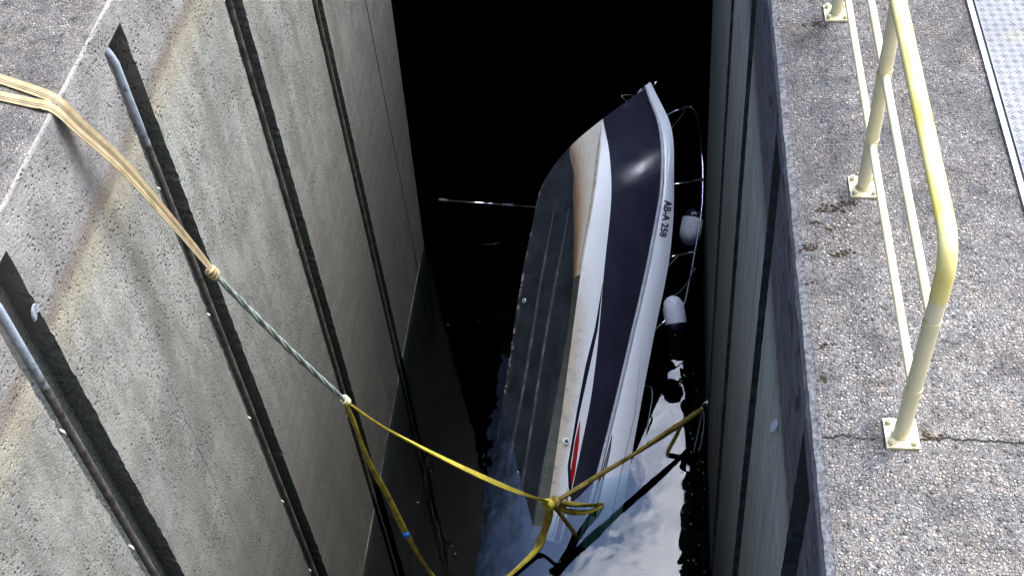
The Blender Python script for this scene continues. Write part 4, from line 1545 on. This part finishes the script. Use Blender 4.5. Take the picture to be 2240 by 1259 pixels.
ribbon(mb, P, [0.080 if i < n_ * .2 else (0.062 if i < n_ * .62 else 0.085) + .010 * math.sin(i * .35) for i in range(n_)], (0.6, -.6, .3), 0.02, 0, [0.5 * math.sin(i * .09) for i in range(n_)])
auto_smooth(mb.build('loop', M['dirty_web'], ys), 60)
mb = MB()
tp_ = [Vector((-2.268, 5.843, -5.92)), Vector((-2.262, 5.850, -6.02))]
ribbon(mb, tp_, 0.072, (0.6, -.6, .3), 0.034)
mb.build('blue_tag', M['blue_tag'], ys)

bw = thing('brown_strap', 'muddy brown yellow strap from the bunched knot to the shaded wall', 'strap', Kk)
P = spline([Kk, (-0.62, 7.575, -7.60), (-0.20, 7.98, -7.71), (0.25, 8.41, -7.81), (AA[0] - .03, AA[1], AA[2])], 14)
n_ = len(P)
mb = MB()
ribbon(mb, P, [0.085 + .015 * math.sin(i * .21) for i in range(n_)], (0.0, -.45, .9), 0.03, 0, [0.4 * math.sin(i * .1) for i in range(n_)])
auto_smooth(mb.build('webbing', M['brown_web'], bw), 60)
mb = MB()
P = spline([(0.40, 8.55, -7.845), (0.33, 8.47, -7.98), (0.24, 8.37, -8.15), (0.221, 8.349, -8.26)], 8)
ribbon(mb, P, 0.06, (0.3, -.5, .5), 0.02)
mb.build('tail', M['brown_web'], bw)
lp_ = [Kk, (-0.93, 7.28, -7.66), (-0.80, 7.40, -7.86), (-0.66, 7.52, -8.05), (-0.56, 7.60, -8.165), (-0.53, 7.62, -8.20), (-0.57, 7.54, -8.17), (-0.68, 7.44, -8.08), (-0.82, 7.33, -7.92), (-0.95, 7.23, -7.70), Kk]
P = spline(lp_, 10)
mb = MB()
ribbon(mb, P, 0.075, (0.2, -.6, .6), 0.025, 0, [0.4 * math.sin(i * .13) for i in range(len(P))])
auto_smooth(mb.build('loop', M['dirty_web'], bw), 60)
P = spline([Kk, (-0.97, 7.175, -7.68), (-0.88, 7.20, -7.98), (-0.817, 7.219, -8.20), (-0.80, 7.225, -8.35)], 8)
mb = MB()
ribbon(mb, P, 0.055, (0.6, -.5, .3), 0.025)
mb.build('tail', M['brown_web'], bw)
mb = MB()
for a in range(6):
    c_ = Vector(Kk) + Vector((0.018 * (a - 2.5), 0.016 * (a - 2.5), -0.008 * (a - 2.5)))
    ax2 = Vector((rng.normal(1, .4), rng.normal(.9, .4), rng.normal(-.2, .5))).normalized()
    u2 = ax2.orthogonal().normalized(); v2 = ax2.cross(u2)
    mb.tube([c_ + (u2 * math.cos(b) + v2 * math.sin(b) * 1.25) * 0.045 for b in np.linspace(0, 2 * math.pi, 14, endpoint=False)], 0.022, 8, closed=True, mi=0 if a < 3 else 1)
mb.build('knot', [M['yellow_web'], M['brown_web']], bw)

# bits of leaf and twig afloat
mb = MB()
for i in range(110):
    if i < 60:
        cx, cy = rng.uniform(0.35, 0.66), rng.uniform(5.5, 9.6)
    elif i < 75:
        cx, cy = rng.uniform(-3.1, -1.9), rng.uniform(5.0, 11.0)
    else:
        cx, cy = rng.uniform(-1.6, 0.4), rng.uniform(5.6, 8.2)
    r0 = rng.uniform(0.0018, 0.0055) * (1.6 if i < 60 else 1.0); a0 = rng.uniform(0, 6.28); el = rng.uniform(1, 3)
    c_, s_ = math.cos(a0), math.sin(a0)
    vs = [(cx + r0 * (el * math.cos(b) * c_ - math.sin(b) * s_), cy + r0 * (el * math.cos(b) * s_ + math.sin(b) * c_), ZW + 0.003 + 0.002 * math.cos(b)) for b in np.linspace(0, 2 * math.pi, 6, endpoint=False)]
    mb.add(vs, [tuple(range(6))])
M['debris'] = mat_simple('leaf_bits', (0.22, 0.20, 0.15), 0.8, 0, 0.7, 3)
tag(mb.build('floating_debris', M['debris'], None, False), 'tiny leaf bits and foam specks floating on the dark water', 'debris', kind='stuff')

# steel fixing and loose wires at the right wall
hk = thing('wall_hook', 'small steel hook on the shaded wall holding the brown strap above the water', 'hook', AA)
mb = MB()
mb.tube(spline([(0.705, 8.83, -7.80), (0.66, 8.82, -7.80), (0.63, 8.81, -7.86), (0.635, 8.80, -7.93), (0.67, 8.80, -7.95)], 6), 0.013, 8)
mb.tube([(0.71, 8.83, -7.80), (0.685, 8.83, -7.80)], 0.035, 12)
mb.build('hook', M['chrome'], hk)
M['wire'] = mat_simple('steel_wire', (0.55, 0.54, 0.52), 0.35, 0.8, 0.1)
for pts, lab in (([(0.635, 8.80, -7.93), (0.59, 8.60, -8.06), (0.535, 8.386, -8.22)], 'thin straight steel wire slanting from the wall hook into the water'),
                 ([(0.655, 8.79, -7.94), (0.655, 8.66, -8.02), (0.63, 8.50, -8.12), (0.603, 8.41, -8.185), (0.595, 8.40, -8.175), (0.592, 8.42, -8.16)], 'thin steel wire with a small bent end below the wall hook')):
    mb = MB()
    mb.tube(spline(pts, 6), 0.0045, 6)
    tag(mb.build('steel_wire', M['wire'], None), lab, 'wire')
